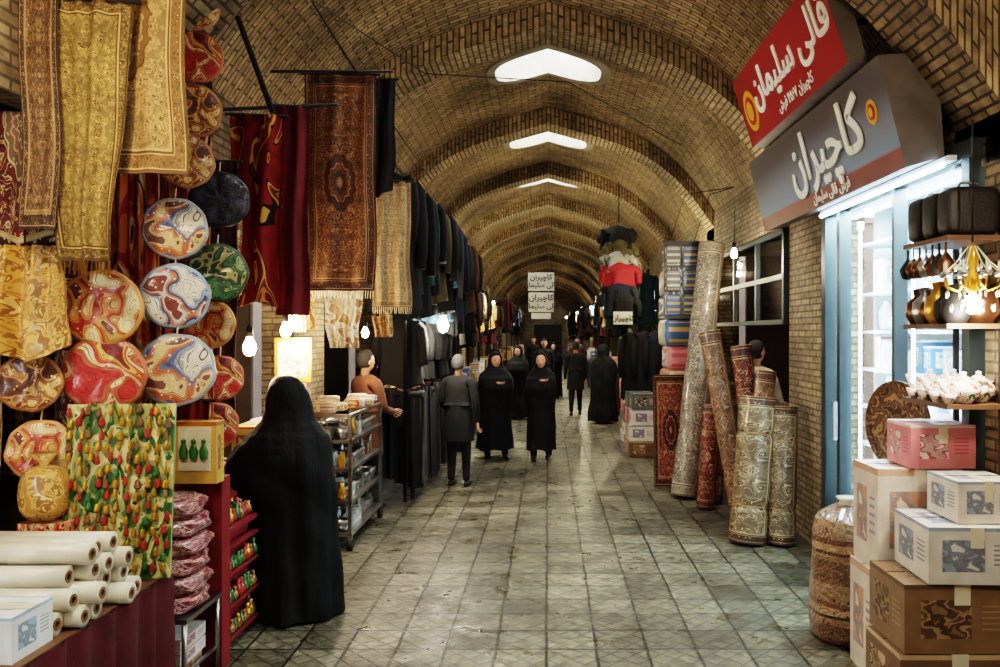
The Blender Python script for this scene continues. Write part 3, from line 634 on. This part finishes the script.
for i in range(22): b.rbox((-1.75+R(-.18,.18),9.1+R(0,1.7),1.24),(R(.14,.26),R(.14,.26),R(.07,.12)),random.choice(SC+[CL[0],CL[6],CL[3]]),3,16,R(0,3))
b.done()
glass=N('clear_glass'); g=glass; t=g.n('ShaderNodeBsdfTransparent'); gl=g.n('ShaderNodeBsdfGlossy'); gl.inputs['Roughness'].default_value=.05; mx=g.n('ShaderNodeMixShader'); mx.inputs[0].default_value=.08
g.nt.links.new(t.outputs[0],mx.inputs[1]); g.nt.links.new(gl.outputs[0],mx.inputs[2]); g.nt.links.new(mx.outputs[0],g.nt.nodes['Material Output'].inputs[0]); m_glass=g.mat
b=B('glass_display_cart'); X0,X1,Y0,Y1=-2.28,-1.72,6.95,8.2
for x in(X0,X1):
    for y in(Y0,Y1):
        b.box((x,y,.64),(.03,.03,1.04),m_metal); b.cyl((x-.02,y,.05),.05,.04,m_iron,14,axis=(1,0,0)); b.box((x,y,.11),(.04,.05,.04),m_metal)
for z in(.14,.42,.70,.95,1.17):
    b.box(((X0+X1)/2,(Y0+Y1)/2,z),(X1-X0+.03,Y1-Y0+.03,.02),m_metal if z<1 else m_glass)
    b.box((X1,(Y0+Y1)/2,z),(.035,Y1-Y0+.03,.03),m_metal); b.box(((X0+X1)/2,Y0,z),(X1-X0,.035,.03),m_metal)
b.box((X1+.005,(Y0+Y1)/2,.65),(.008,Y1-Y0,1.0),m_glass)
for z in(.15,.43,.71,.96):
    for i in range(4):
        for j in range(10):
            x=X0+.08+i*.13; y=Y0+.08+j*.12; s=R(.75,1.1); k=random.random()
            if k<.6: b.lathe([(0,0),(.03*s,0),(.055*s,.05*s),(.06*s,.1*s),(.05*s,.1*s),(.03*s,.02),(0,.01)],(x,y,z),m_metal,12)
            elif k<.78: b.box((x,y,z+.06*s),(.09,.1,.12*s),random.choice([PK[9],PK[0],PK[8],PK[5],PK[9]]))
            else: b.lathe([(0,0),(.03,0),(.045,.06),(.02,.11),(.025,.16*s),(0,.17*s)],(x,y,z),random.choice([m_gold,m_film,m_metal]),12)
for i in range(20): b.rbox((R(X0+.1,X1-.05),Y0+.06+i*.058,1.2+.03),(R(.12,.24),.12,R(.06,.12)),random.choice([PK[9],PK[6],PK[0]]+SC),5,14,R(-.4,.4))
b.done()
b=B('framed_goods_table'); b.box((-2.22,6.3,.9),(.4,.9,.04),m_wood)
for x in(-2.40,-2.05):
    for y in(5.9,6.7): b.box((x,y,.44),(.04,.04,.88),m_wood)
for i in range(5): b.box((-2.25+R(-.03,.03),5.98+i*.16,.92+.14),(.22,.14,.28),random.choice(PK))
b.box((-2.12,6.62,1.2),(.28,.12,.56),PK[6]); b.box((-2.1,6.6,1.67),(.3,.03,.36),m_gold); b.box((-2.1,6.58,1.67),(.24,.01,.3),SC[3]); b.done()
# ---------------------------------------------------------------- bulbs and lights
def point(name,loc,e,col=(1,.72,.42),r=.04):
    l=bpy.data.lights.new(name,'POINT'); l.energy=e; l.color=col; l.shadow_soft_size=r; o=bpy.data.objects.new(name,l); o.location=loc; sc.collection.objects.link(o); return o
def bulb(x,y,z,e=40,col=(1,.78,.52),cord=.6,mat=None,s=1.0):
    b=B('hanging_light_bulb'); mat=mat or m_bulb
    b.lathe([(0,-.06*s),(.025*s,-.05*s),(.036*s,-.02*s),(.034*s,.005*s),(.018*s,.04*s),(.014*s,.055*s)],(x,y,z),mat,16)
    b.lathe([(.017*s,.05*s),(.02*s,.05*s),(.02*s,.1*s),(.006,.12*s)],(x,y,z),m_iron,12); b.tube([(x,y,z+.1*s),(x+.01,y,z+.1+cord)],.004,m_iron,5)
    o=b.done(); p=point('bulb_glow',(x,y,z-.13),e,col); p.parent=o
W=(1,.86,.66); Y_=(1,.88,.56)
bulb(-2.2,5.9,1.80,26,s=1.3); bulb(-2.0,6.1,1.92,16,s=1.1); bulb(-2.05,6.5,1.98,28,s=1.1); bulb(-1.22,9.3,2.0,40,W,.9,m_bulbw,1.8); bulb(-1.85,8.1,1.9,26)
bulb(-1.75,2.5,3.1,42,cord=.6); bulb(-1.35,1.6,3.2,26,(1,.82,.6),.9); bulb(-1.6,13.5,2.3,60,Y_,.9); bulb(-1.5,17.5,2.7,85,Y_,.8); bulb(1.5,15.5,2.7,85,Y_,.8); bulb(1.8,12,2.9,40,Y_,.5)  # first two bulbs are unseen, added near the camera as fill light
bulb(1.5,20.5,2.7,90,Y_,.8); bulb(-1.5,22,2.7,90,Y_,.8); bulb(1.4,26,2.7,90,Y_,.8); bulb(-1.4,29,2.7,90,Y_,.8); bulb(1.2,33,2.7,90,Y_,.8); bulb(-1.2,37,2.7,90,Y_,.8); bulb(1,43,2.7,90,Y_,.8); bulb(-1.9,11.2,2.5,30,W,.4)
bulb(2.0,2.4,2.9,38,(1,.85,.65),.8); bulb(2.0,8.6,2.75,22,W,.4)  # first bulb is added fill light, out of view beside the camera
b=B('overhead_cable')
b.tube([(-1.62,5.0,4.2),(-1.5,6,3.95),(-1.35,7.2,3.7),(-1.3,9,3.6)],.008,m_iron,5)
b.tube([(-1.7,4.9,4.1),(-1.0,6.5,4.0),(.2,8,4.4),(1.5,9,4.0)],.005,m_iron,5); b.done()
# ---------------------------------------------------------------- lettering helpers
W1='\uFEE5\uFE8D\uFEAE\uFBFF\uFB7C\uFE8E\uFB90'; W2='\uFEE5\uFE8E\uFEE4\uFBFF\uFEE0\uFEB3 \uFBFD\uFEDF\uFE8E\uFED7'; W3='\uFEB5\uFEAE\uFED3'
def text(parent,s,p0,ydir,size,mat,X=(0,-1,0)):
    c=bpy.data.curves.new('lettering','FONT'); c.body=s; c.size=size; c.extrude=.006 if size>.2 else .002; c.offset=.006*size/.3; c.align_x='CENTER'; c.align_y='CENTER'; c.materials.append(mat)
    o=bpy.data.objects.new('lettering',c); X=Vector(X); Y=Vector(ydir).normalized(); Z=X.cross(Y)
    m=Matrix((X,Y,Z)).transposed().to_4x4(); m.translation=Vector(p0)+Z*.008; o.matrix_world=m; sc.collection.objects.link(o); o.parent=parent; return o
m_paper=plain('paper_notice',C(200,196,182),.8,var=.15)
b=B('hanging_notice_sign'); b.box((-.12,14,2.78),(.46,.012,.32),m_paper); b.box((-.12,14,2.42),(.44,.012,.34),m_paper); b.box((-.12,14.0,2.18),(.34,.012,.1),m_paper)
for x in(-.31,.07): b.tube([(x,14,2.15),(x,14,4.72)],.004,m_iron,4)
o=b.done()
for z,s_,t_ in((2.86,.13,W1),(2.72,.12,W2),(2.5,.14,W1),(2.35,.12,W2)): text(o,t_,(-.12,13.99,z),(0,0,1),s_,m_ink,(1,0,0))
# ---------------------------------------------------------------- RIGHT: signs
def quadbox(b,sec,y0,y1,mats):
    n=len(sec)
    for i in range(n):
        a,c=sec[i],sec[(i+1)%n]; b.add([(a[0],y0,a[1]),(c[0],y0,c[1]),(c[0],y1,c[1]),(a[0],y1,a[1])],[(0,1,2,3)],mats[i],[(0,1),(0,0),(1,0),(1,1)])
    for y in(y0,y1): b.add([(p[0],y,p[1]) for p in sec],[tuple(range(n))],mats[-1],[(p[0],p[1]) for p in sec])
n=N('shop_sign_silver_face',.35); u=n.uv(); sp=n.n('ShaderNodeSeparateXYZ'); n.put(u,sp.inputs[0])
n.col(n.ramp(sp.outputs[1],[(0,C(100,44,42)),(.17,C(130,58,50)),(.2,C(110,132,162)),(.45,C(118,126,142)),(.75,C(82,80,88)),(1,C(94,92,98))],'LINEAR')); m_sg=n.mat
m_sgr=plain('shop_sign_red_face',C(145,26,32),.35,var=.2,scale=2); m_sgs=plain('shop_sign_grey_side',C(92,84,78),.5); m_sgb=plain('shop_sign_side_dark',C(60,25,25),.5)
m_ltr=plain('sign_letter_white',C(235,234,224),.4,var=.05); m_yel=plain('sign_yellow',C(215,165,45),.4,var=.05); m_redl=plain('sign_red_patch',C(180,34,30),.4,var=.05)
def roundel(b,c,nrm,Y,radii):
    for i,(r0,mm) in enumerate(radii):
        cp=Vector(c)+nrm*(.004+.004*i); b.add([cp+Vector((0,1,0))*r0*math.cos(k*.2618)+Y*r0*math.sin(k*.2618) for k in range(24)],[tuple(range(24))],mm,[(0,0)]*24)
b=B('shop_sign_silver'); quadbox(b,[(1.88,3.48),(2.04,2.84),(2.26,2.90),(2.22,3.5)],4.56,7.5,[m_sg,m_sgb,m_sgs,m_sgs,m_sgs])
roundel(b,(1.945,4.8,3.22),Vector((-.64,0,-.16)).normalized(),Vector((-.16,0,.64)).normalized(),((.075,m_yel),(.05,m_redl),(.03,m_yel)))
b.tube([(2.2,4.9,3.4),(2.36,4.9,3.5)],.02,m_iron); b.tube([(2.2,7.2,3.4),(2.36,7.2,3.5)],.02,m_iron); S1=b.done(weld=False)
yd=(-.16,0,.64)
text(S1,W1,(1.945,5.68,3.2),yd,.48,m_ltr); text(S1,W2+' '+W3,(2.02,5.7,2.905),yd,.10,m_ltr)
b=B('shop_sign_red'); quadbox(b,[(1.60,4.06),(1.78,3.50),(1.9,3.5),(1.74,4.08)],4.75,6.95,[m_sgr,m_sgs,m_sgs,m_sgs,m_sgs])
b.tube([(1.8,5,3.8),(2.2,5,3.9)],.02,m_iron); b.tube([(1.8,6.7,3.8),(2.2,6.7,3.9)],.02,m_iron)
roundel(b,(1.70,6.68,3.745),Vector((-.56,0,-.18)).normalized(),Vector((-.18,0,.56)).normalized(),((.17,m_yel),(.12,m_redl),(.08,m_yel)))
S2=b.done(weld=False)
text(S2,W2,(1.675,5.65,3.84),(-.18,0,.56),.34,m_ltr)
text(S2,W3+' ۴۵۶۷ '+W1,(1.75,5.65,3.59),(-.18,0,.56),.10,m_ltr)
# glass shop front
b=B('window_1')
for y,w in ((6.64,.1),(6.3,.07),(5.3,.04),(4.38,.08)): b.box((2.33,y,1.47),(.09,w,2.94),m_alu)
b.box((2.33,5.5,2.9),(.1,2.36,.1),m_alu); b.box((2.33,5.35,.28),(.07,1.95,.07),m_alu); b.box((2.34,5.35,.13),(.05,1.95,.26),m_alu); b.box((2.26,6.3,1.2),(.03,.03,.3),m_metal)
b.box((2.33,5.35,1.55),(.01,1.9,2.6),m_glass); b.done()
b=B('fluorescent_lamp'); b.cyl((2.22,4.5,2.84),.016,2.0,m_tube,10,axis=(0,1,0)); b.box((2.25,5.5,2.87),(.05,2.1,.03),m_white); o=b.done()
def area(name,loc,rot,sx,sy,e,col,par=None):
    l=bpy.data.lights.new(name,'AREA'); l.shape='RECTANGLE'; l.size=sx; l.size_y=sy; l.energy=e; l.color=col; a=bpy.data.objects.new(name,l); a.location=loc; a.rotation_euler=rot; sc.collection.objects.link(a)
    if par: a.parent=par
    return a
area('fluorescent_glow',(2.22,5.5,2.81),(0,-.2,0),.06,1.9,14,(.66,.88,1),o)
b=B('ceiling_fluorescent_lamp'); b.cyl((2.46,4.5,2.9),.018,2.0,m_tube,10,axis=(0,1,0)); o=b.done(); area('shop_glow',(2.44,5.5,2.86),(0,0,0),.1,2.0,110,(.6,.88,1),o)
# vertical case tubes behind the glass
for y in (4.6,5.3,6.2):
    b=B('showcase_tube_lamp'); b.cyl((2.42,y,.5),.012,2.2,m_tube,8); b.box((2.42,y,.48),(.04,.04,.06),m_white); b.box((2.42,y,2.72),(.04,.04,.06),m_white); o=b.done(); area('case_glow',(2.44,y,1.6),(0,-math.pi/2,0),2.1,.03,22,(.62,.9,1),o)
b=B('window_2')
for y in(7.86,8.9,9.95,11.05): b.box((2.33,y,2.45),(.05,.05,.95),m_alu)
for z in(2.0,2.45,2.9): b.box((2.33,9.45,z),(.05,3.2,.05),m_alu)
b.box((2.33,9.45,2.45),(.01,3.2,.9),m_glass); b.done()
# carpet rolls
RR=[rug('roll_grey_floral',C(118,110,98),C(70,52,46),C(140,128,108),C(182,168,144),3.4,11,.45,False,.6),
    rug('roll_red',C(108,32,28),C(36,24,26),C(76,26,26),C(180,146,104),2,8,.45,False,.4),
    rug('roll_brown_floral',C(126,106,80),C(62,42,34),C(78,50,36),C(190,168,130),2.2,8,.4,False,.5),
    rug('roll_beige',C(132,96,70),C(92,34,30),C(100,70,50),C(185,155,120),2,8,.5,False,.5)]
def roll(name,base,top,r,mat,sq=1.0,tie=True):
    b=B(name); A=Vector(base);Bp=Vector(top); d=Bp-A; Lh=d.length; M=Matrix.Translation(A)@Vector((0,0,1)).rotation_difference(d).to_matrix().to_4x4()
    def f(u,v):
        a=u*6.2831853; k=1+.02*math.sin(a*3+v*5)+.015*math.sin(v*20)-(.07 if (tie and (abs(v-.25)<.02 or abs(v-.75)<.02)) else 0)
        return (r*k*math.cos(a),r*k*sq*math.sin(a),Lh*v)
    b.grid(f,36,50,mat,True,M)
    for zz in(0,Lh):
        pts=[];nn=90
        b.lathe([(0,zz),(r*.99,zz)],(0,0,0),mat,30,M,None,False)
        for i in range(nn): a=i*.28; q=r*(.12+.85*i/nn); pts.append((q*math.cos(a),q*sq*math.sin(a),zz+(.004 if zz else -.004)))
        b.tube(pts,.006,m_carton,4,M)
    if tie:
        for v in(.25,.75): b.lathe([(r*.96,Lh*v-.006),(r*.975,Lh*v),(r*.96,Lh*v+.006)],(0,0,0),m_carton,24,M)
    return b.done()
roll('carpet_roll',(1.56,9.15,.03),(1.98,9.65,2.95),.155,RR[0])
roll('carpet_roll',(1.80,8.9,.02),(1.92,9.2,1.0),.14,RR[1])
roll('carpet_roll',(1.80,7.2,.02),(1.92,7.3,1.3),.17,RR[2])
roll('carpet_roll',(2.08,7.15,.02),(2.13,7.25,1.22),.13,RR[2])
roll('carpet_roll',(2.0,8.3,.02),(1.72,8.5,1.9),.11,RR[3]); roll('carpet_roll',(2.2,8.15,.02),(2.0,8.3,1.75),.11,RR[1]); roll('carpet_roll',(1.98,7.95,.02),(2.2,8.05,1.5),.1,RR[3])
roll('carpet_roll',(1.7,8.62,.02),(1.78,8.68,1.1),.1,RR[1])
RGL=rug('rug_red_leaning',C(120,32,28),C(30,26,44),C(70,22,24),C(190,150,100),1.8,12)
b=B('leaning_rug')
for off in (0,.02):
    b.grid(lambda u,v,off=off:(1.30+.42*u,9.78-off+.17*v+.01*math.sin(u*8),.02+1.35*v),20,14,RGL,True)
b.grid(lambda u,v:(1.30+.42*v,9.76+.02*u+.17,1.37),1,10,RGL,True); b.grid(lambda u,v:(1.30,9.76+.02*u+.17*v,.02+1.35*v),1,14,RGL,True)
b.done()
n=N('banded_carpet_plastic',.35); u=n.uv(); sp=n.n('ShaderNodeSeparateXYZ'); n.put(u,sp.inputs[0])
cc=n.ramp(n.m('FRACT',n.m('MULTIPLY',sp.outputs[1],2.2)),[(0,C(108,76,52)),(.35,C(138,106,78)),(.45,C(74,40,30)),(.5,C(165,132,96)),(.62,C(106,66,46)),(.7,C(146,116,88))])
cb=n.n('ShaderNodeMapping'); n.put(u,cb.inputs[0]); cb.inputs['Scale'].default_value=(3,1.6,1); wv=n.warp(cb.outputs[0],9,.12)
d=n.vor(wv,13); cc=n.mix(n.m('LESS_THAN',d,.24),cc,C(72,40,30)); d=n.vor(wv,24); cc=n.mix(n.m('LESS_THAN',d,.18),cc,C(175,146,112)); n.col(cc); n.p.inputs['Coat Weight'].default_value=1; n.p.inputs['Coat Roughness'].default_value=.1; n.bump(n.noise(n.obj(),14,3,2),1,.03); m_bd=n.mat
b=B('wrapped_carpet_bundle')
def f(u,v):
    a=u*6.2831853; P=[(0,.18),(.03,.215),(.15,.228),(.45,.222),(.8,.21),(.9,.19),(.96,.12),(1,.06)]
    for (p,q),(s_,t_) in zip(P,P[1:]):
        if v<=s_: r=q+(t_-q)*(v-p)/(s_-p); break
    r*=1+.02*math.sin(a*7+v*6)+(.08*math.sin(a*13) if v>.9 else 0); return (1.86+r*math.cos(a),4.97+r*math.sin(a),.005+.83*v)
b.grid(f,60,60,m_bd,True); b.lathe([(0,0),(.18,0)],(1.86,4.97,.005),m_bd,24); b.lathe([(.06,0),(.045,.02),(.07,.045),(0,.04)],(1.86,4.97,.83),m_film,20); b.done()
def carton(x0,x1,y0,y1,z0,z1,mat,rz=0):
    b=B('goods_carton'); M=Matrix.Translation(((x0+x1)/2,(y0+y1)/2,z0))@Matrix.Rotation(rz,4,'Z'); w,d,h=x1-x0,y1-y0,z1-z0
    b.box((0,0,h/2),(w,d,h),mat,M=M); b.box((0,0,h+.001),(w*.14,d+.002,.003),m_film,M=M); b.box((0,-d/2-.001,h-.05),(w*.14,.002,.1),m_film,M=M); b.box((0,0,h+.002),(w,.006,.002),m_iron,M=M); b.done(bev=.004)
PK_T=pack('pack_teaset_white',C(212,208,200),C(110,145,180),C(80,80,100)); PK_O=pack('pack_white_beige',C(216,206,192),C(195,130,95),C(110,120,150))
carton(1.70,2.28,3.86,4.28,0,.34,PK[5]); carton(1.72,2.28,3.86,4.28,.345,.68,pack('pack_kraft',C(132,106,78),C(90,68,54),C(165,138,105)))
carton(1.84,2.3,3.84,4.26,.685,.96,PK_T,-.04)
carton(1.76,2.24,4.32,4.66,0,.6,PK_O); carton(1.78,2.24,4.32,4.66,.605,1.16,PK_O)
carton(1.95,2.3,4.30,4.6,1.165,1.40,PK[4]); carton(2.0,2.3,3.9,4.22,.965,1.17,PK_T)
b=B('tableware_shelf')
for z in(1.52,1.93,2.38): b.box((2.17,4.3,z),(.3,.5,.025),m_wood)
for y in(4.07,4.53): b.box((2.31,y,1.3),(.025,.025,2.6),m_iron)
m_tea=blob('porcelain_floral',[C(215,212,205),C(225,222,214),C(180,90,60),C(215,212,205),C(60,100,70)],9,1,.2,.6); m_cop=plain('copper_metal',C(100,66,46),.35,.9,.4)
def teapot(x,y,z,s=1,mat=m_tea):
    b.lathe([(0,0),(.035*s,0),(.04*s,.008),(.07*s,.04*s),(.075*s,.07*s),(.05*s,.105*s),(.03*s,.115*s),(.03*s,.12*s),(.012*s,.13*s),(.014*s,.145*s),(0,.15*s)],(x,y,z),mat,20)
    b.tube([(x-.06*s,y,z+.045*s),(x-.1*s,y,z+.07*s),(x-.12*s,y,z+.12*s)],[.015*s,.011*s,.008*s],mat,8); b.tube([(x+.065*s,y,z+.1*s),(x+.11*s,y,z+.1*s),(x+.115*s,y,z+.06*s),(x+.07*s,y,z+.035*s)],.007*s,mat,8)
def cup(x,y,z): b.lathe([(0,0),(.02,0),(.035,.03),(.04,.055),(.036,.055),(.03,.03),(0,.01)],(x,y,z),m_tea,14)
for x,y in((2.14,4.12),(2.26,4.2),(2.14,4.3),(2.24,4.42),(2.14,4.48)): teapot(x,y,1.533,1.1)
for i in range(7): cup(2.05+.03*(i%2),4.09+.066*i,1.533)
for i in range(12):
    s=R(.7,1.2); b.lathe([(0,0),(.05*s,0),(.075*s,.05*s),(.07*s,.12*s),(.03*s,.16*s),(.04*s,.2*s),(0,.21*s)],(2.09+.13*(i%2),4.1+(i//2)*.08,1.943),random.choice([m_cop,m_metal,m_iron,m_gold,m_iron]),18)
m_case=plain('dark_suitcase',C(24,21,22),.5,bump=.3)
for i in range(3):
    b.rbox((2.17,4.13+i*.17,2.52),(.28,.14,.25),m_case,6,28); b.tube([(2.11,4.13+i*.17,2.64),(2.13,4.13+i*.17,2.67),(2.21,4.13+i*.17,2.67),(2.23,4.13+i*.17,2.64)],.008,m_metal,6)
for i in range(7): b.lathe([(0,0),(.03,.01),(.045,.06),(.02,.1),(.006,.12),(.006,.17)],(2.03,4.08+i*.072,2.19),random.choice([m_cop,m_metal,m_iron]),12)
b.done()
Dt=disc('tray_brown',[C(150,115,70),C(70,42,28),C(100,66,42),C(52,32,24),C(130,95,60),C(46,28,20)],9,9,.2)
b=B('decorative_round_tray'); Mt=Matrix.Translation((2.14,4.86,1.33))@Matrix.Rotation(-math.radians(72),4,'Z')@Matrix.Rotation(math.pi/2,4,'X')
pr=[(0,.0),(.18,.0),(.24,.012),(.27,.03),(.275,.03),(.275,.015),(.2,-.012),(0,-.012)]; vs=[];uv=[];sg=40
for q,h in pr:
    for i in range(sg+1): a=i/sg*6.2831853; vs.append((q*math.cos(a),q*math.sin(a),h)); uv.append((.5+.45*q/.275*math.cos(a),.5+.45*q/.275*math.sin(a)))
b.add(vs,[(j*(sg+1)+i,j*(sg+1)+i+1,(j+1)*(sg+1)+i+1,(j+1)*(sg+1)+i) for j in range(7) for i in range(sg)],Dt,uv,True,Mt)
b.tube([(2.19,4.82,1.05),(2.19,4.82,0)],.012,m_iron,6); b.tube([(2.27,4.9,1.05),(2.27,4.9,0)],.012,m_iron,6); b.box((2.2,4.86,1.045),(.2,.16,.02),m_wood); b.done()
b=B('crystal_lamp'); cx,cy,cz=2.08,3.92,2.04
b.tube([(cx,cy,cz+.9),(cx,cy,cz+.3)],.005,m_iron,5); b.lathe([(0,.3),(.02,.28),(.03,.22),(.015,.16),(.04,.1),(.02,.05),(0,.03)],(cx,cy,cz),m_gold,16)
for k in range(8):
    a=k*.7854; X=lambda r,z:(cx+r*math.cos(a),cy+r*math.sin(a),cz+z)
    b.tube([X(.02,.12),X(.07,.06),X(.12,.08),X(.13,.13)],.005,m_gold,6); b.lathe([(0,0),(.02,0),(.024,.02),(.02,.025),(0,.01)],X(.13,.13),m_metal,10); b.lathe([(.006,.02),(.006,.07),(0,.085)],X(.13,.13),m_film,8)
    for q,zz in((.12,.07),(.08,.2),(.05,.02),(.1,.0)): b.lathe([(0,-.045),(.008,-.02),(0,0)],X(q,zz),m_film,6)
    b.tube([X(.02,.28),X(.08,.2),X(.13,.155)],.003,m_film,5)
b.lathe([(0,-.055),(.03,-.04),(.042,0),(.03,.035),(0,.045)],(cx,cy,cz),m_bulbw,16); o=b.done(); p=point('lamp_glow',(cx-.02,cy-.02,cz-.1),22,(1,.9,.76)); p.parent=o
# ---------------------------------------------------------------- RIGHT: mid goods
b=B('packaged_bedding_stack'); b.box((1.78,10.4,.55),(.5,.8,1.1),m_wood); b.box((1.52,10.4,.55),(.012,.7,1.0),PK[5]); z=1.1
for i,(h,k) in enumerate(((.32,6),(.3,4),(.34,3),(.3,8),(.34,3),(.3,8))):
    b.rbox((1.74+R(-.03,.03),10.4,z+h/2),(.5,.78,h+.02),PK[k],7,32,R(-.05,.05),.01); z+=h
b.done()
b=B('hanging_goods_board'); b.box((1.65,9.9,2.55),(.44,.03,.95),PK[8])
for i in range(3):
    for j in range(2): b.rbox((1.54+.21*j,9.87,2.83-.3*i),(.19,.07,.27),PK[[8,3,8,3,3,8][i*2+j]],6,20)
for x in(1.5,1.8): b.tube([(x,9.9,3.0),(x+.2,9.9,3.6),(2.33,9.9,3.7)],.006,m_iron,5)
b.done()
for x_,y_,ni,nj,dz in((1.5,13.6,3,7,.175),(1.45,12.3,2,4,.24)):
    b=B('shoe_box_stack')
    for i in range(ni):
        for j in range(nj): b.box((x_+R(-.02,.02),y_+i*.38,dz/2+j*dz),(.4,.34,dz-.008),random.choice([PK[5],PK[6],PK[8],PK[4],PK[0]]),rz=R(-.05,.05))
    b.done(bev=.005)
b=B('hanging_garment_cluster'); RJ=plain('cloth_red_jacket',C(140,20,35),.8,bump=.2); WJ=plain('cloth_white_shirt',C(130,130,126),.8)
b.tube([(1.15,13.0,4.35),(1.15,13.0,2.0)],.008,m_iron,5)
for x,zt,k,w_,h_ in((1.12,3.62,CL[7],.5,.4),(1.18,3.4,CL[4],.46,.4),(1.14,3.2,WJ,.48,.35),(1.16,3.02,RJ,.54,.5),(1.13,2.68,CL[1],.5,.55),(1.2,2.5,CL[7],.46,.55)): garment(b,x,13.0-.06*(3.7-zt)*3,zt,w_,h_,k,rz=R(-.25,.3),seed=int(zt*10))
b.done()
b=B('price_card'); b.box((1.18,12.6,2.12),(.3,.01,.2),m_paper); b.tube([(1.18,12.6,2.2),(1.17,12.65,2.6)],.003,m_iron,4); o=b.done()
text(o,W1,(1.18,12.59,2.12),(0,0,1),.12,m_ink,(1,0,0))
def stall(side,y0,y1,edge,seed):
    rd=random.Random(seed); b=B('bazaar_stall'); X=side*(edge+HW)/2; w=HW-edge-.02
    b.box((X,(y0+y1)/2,.45),(w,y1-y0,.9),rd.choice([CL[0],CL[5],CL[3]]))
    y=y0+.12
    while y<y1-.1:
        h=rd.uniform(.15,.5); x=side*(edge+.15)
        if rd.random()<.5: b.box((x,y,.9+h/2),(.26,.2,h),rd.choice(PK))
        else: b.rbox((x,y,.95),(.28,.22,.16),rd.choice(SC+CL),3,14)
        y+=.24
    z=rd.uniform(2.8,3.1); b.tube([(side*(edge+.15),y0,z+.1),(side*(edge+.15),y1,z+.1)],.015,m_iron)
    for yy in(y0,y1): b.tube([(side*(edge+.15),yy,z+.1),(side*(edge+.15),yy,.9)],.015,m_iron)
    y=y0+.2
    while y<y1: garment(b,side*(edge+.25+rd.uniform(0,.1)),y,z-.05,.5,rd.uniform(.6,1.2),rd.choice(CL+[SC[0],SC[1],SC[2],CL[7],CL[0],CL[7]]),rz=rd.uniform(-.3,.3),seed=rd.randint(0,99)); y+=.38
    b.done()
for k,(s,a,c,e) in enumerate(((-1,12.7,15,1.35),(-1,15.6,18,1.4),(-1,19,22,1.5),(-1,23,27,1.5),(1,15.3,17.6,1.6),(1,18.2,21,1.45),(1,21.8,25,1.45),(1,26,30,1.4),(-1,28,32,1.3),(1,31,35,1.2),(-1,33,38,1.1),(1,37,43,1.0))): stall(s,a,c,e,k+1)
b=B('garment_rail'); b.tube([(1.25,13.2,2.05),(2.2,13.2,2.05)],.014,m_iron); b.tube([(1.3,13.2,2.05),(1.3,13.2,0)],.014,m_iron)
for i in range(4): garment(b,1.4+i*.2,13.2+.03*i,1.9,.42,1.1,CL[[7,0,1,7][i]],rz=.4,seed=60+i)
b.done()
# ---------------------------------------------------------------- world and sky portals
w=bpy.data.worlds.new('World'); sc.world=w; w.use_nodes=True; bg=w.node_tree.nodes['Background']; bg.inputs[0].default_value=(.9,.96,1,1); bg.inputs[1].default_value=34
for y in RIBS[:9]:
    l=bpy.data.lights.new('skylight_portal','AREA'); l.shape='RECTANGLE'; l.size=1.3; l.size_y=.95; l.cycles.is_portal=True
    o=bpy.data.objects.new('skylight_portal',l); o.location=(0,y+1.62,5.6); sc.collection.objects.link(o)
cam=bpy.data.cameras.new('camera'); co=bpy.data.objects.new('camera',cam); co.location=(0,0,1.9); co.rotation_euler=(math.pi/2,0,0); cam.lens=28.8; cam.sensor_width=36; cam.shift_x=-.048; cam.shift_y=-.0015; cam.clip_end=200
sc.collection.objects.link(co); sc.camera=co
sc.view_settings.view_transform='Filmic'; sc.view_settings.look='High Contrast'; sc.view_settings.exposure=.72
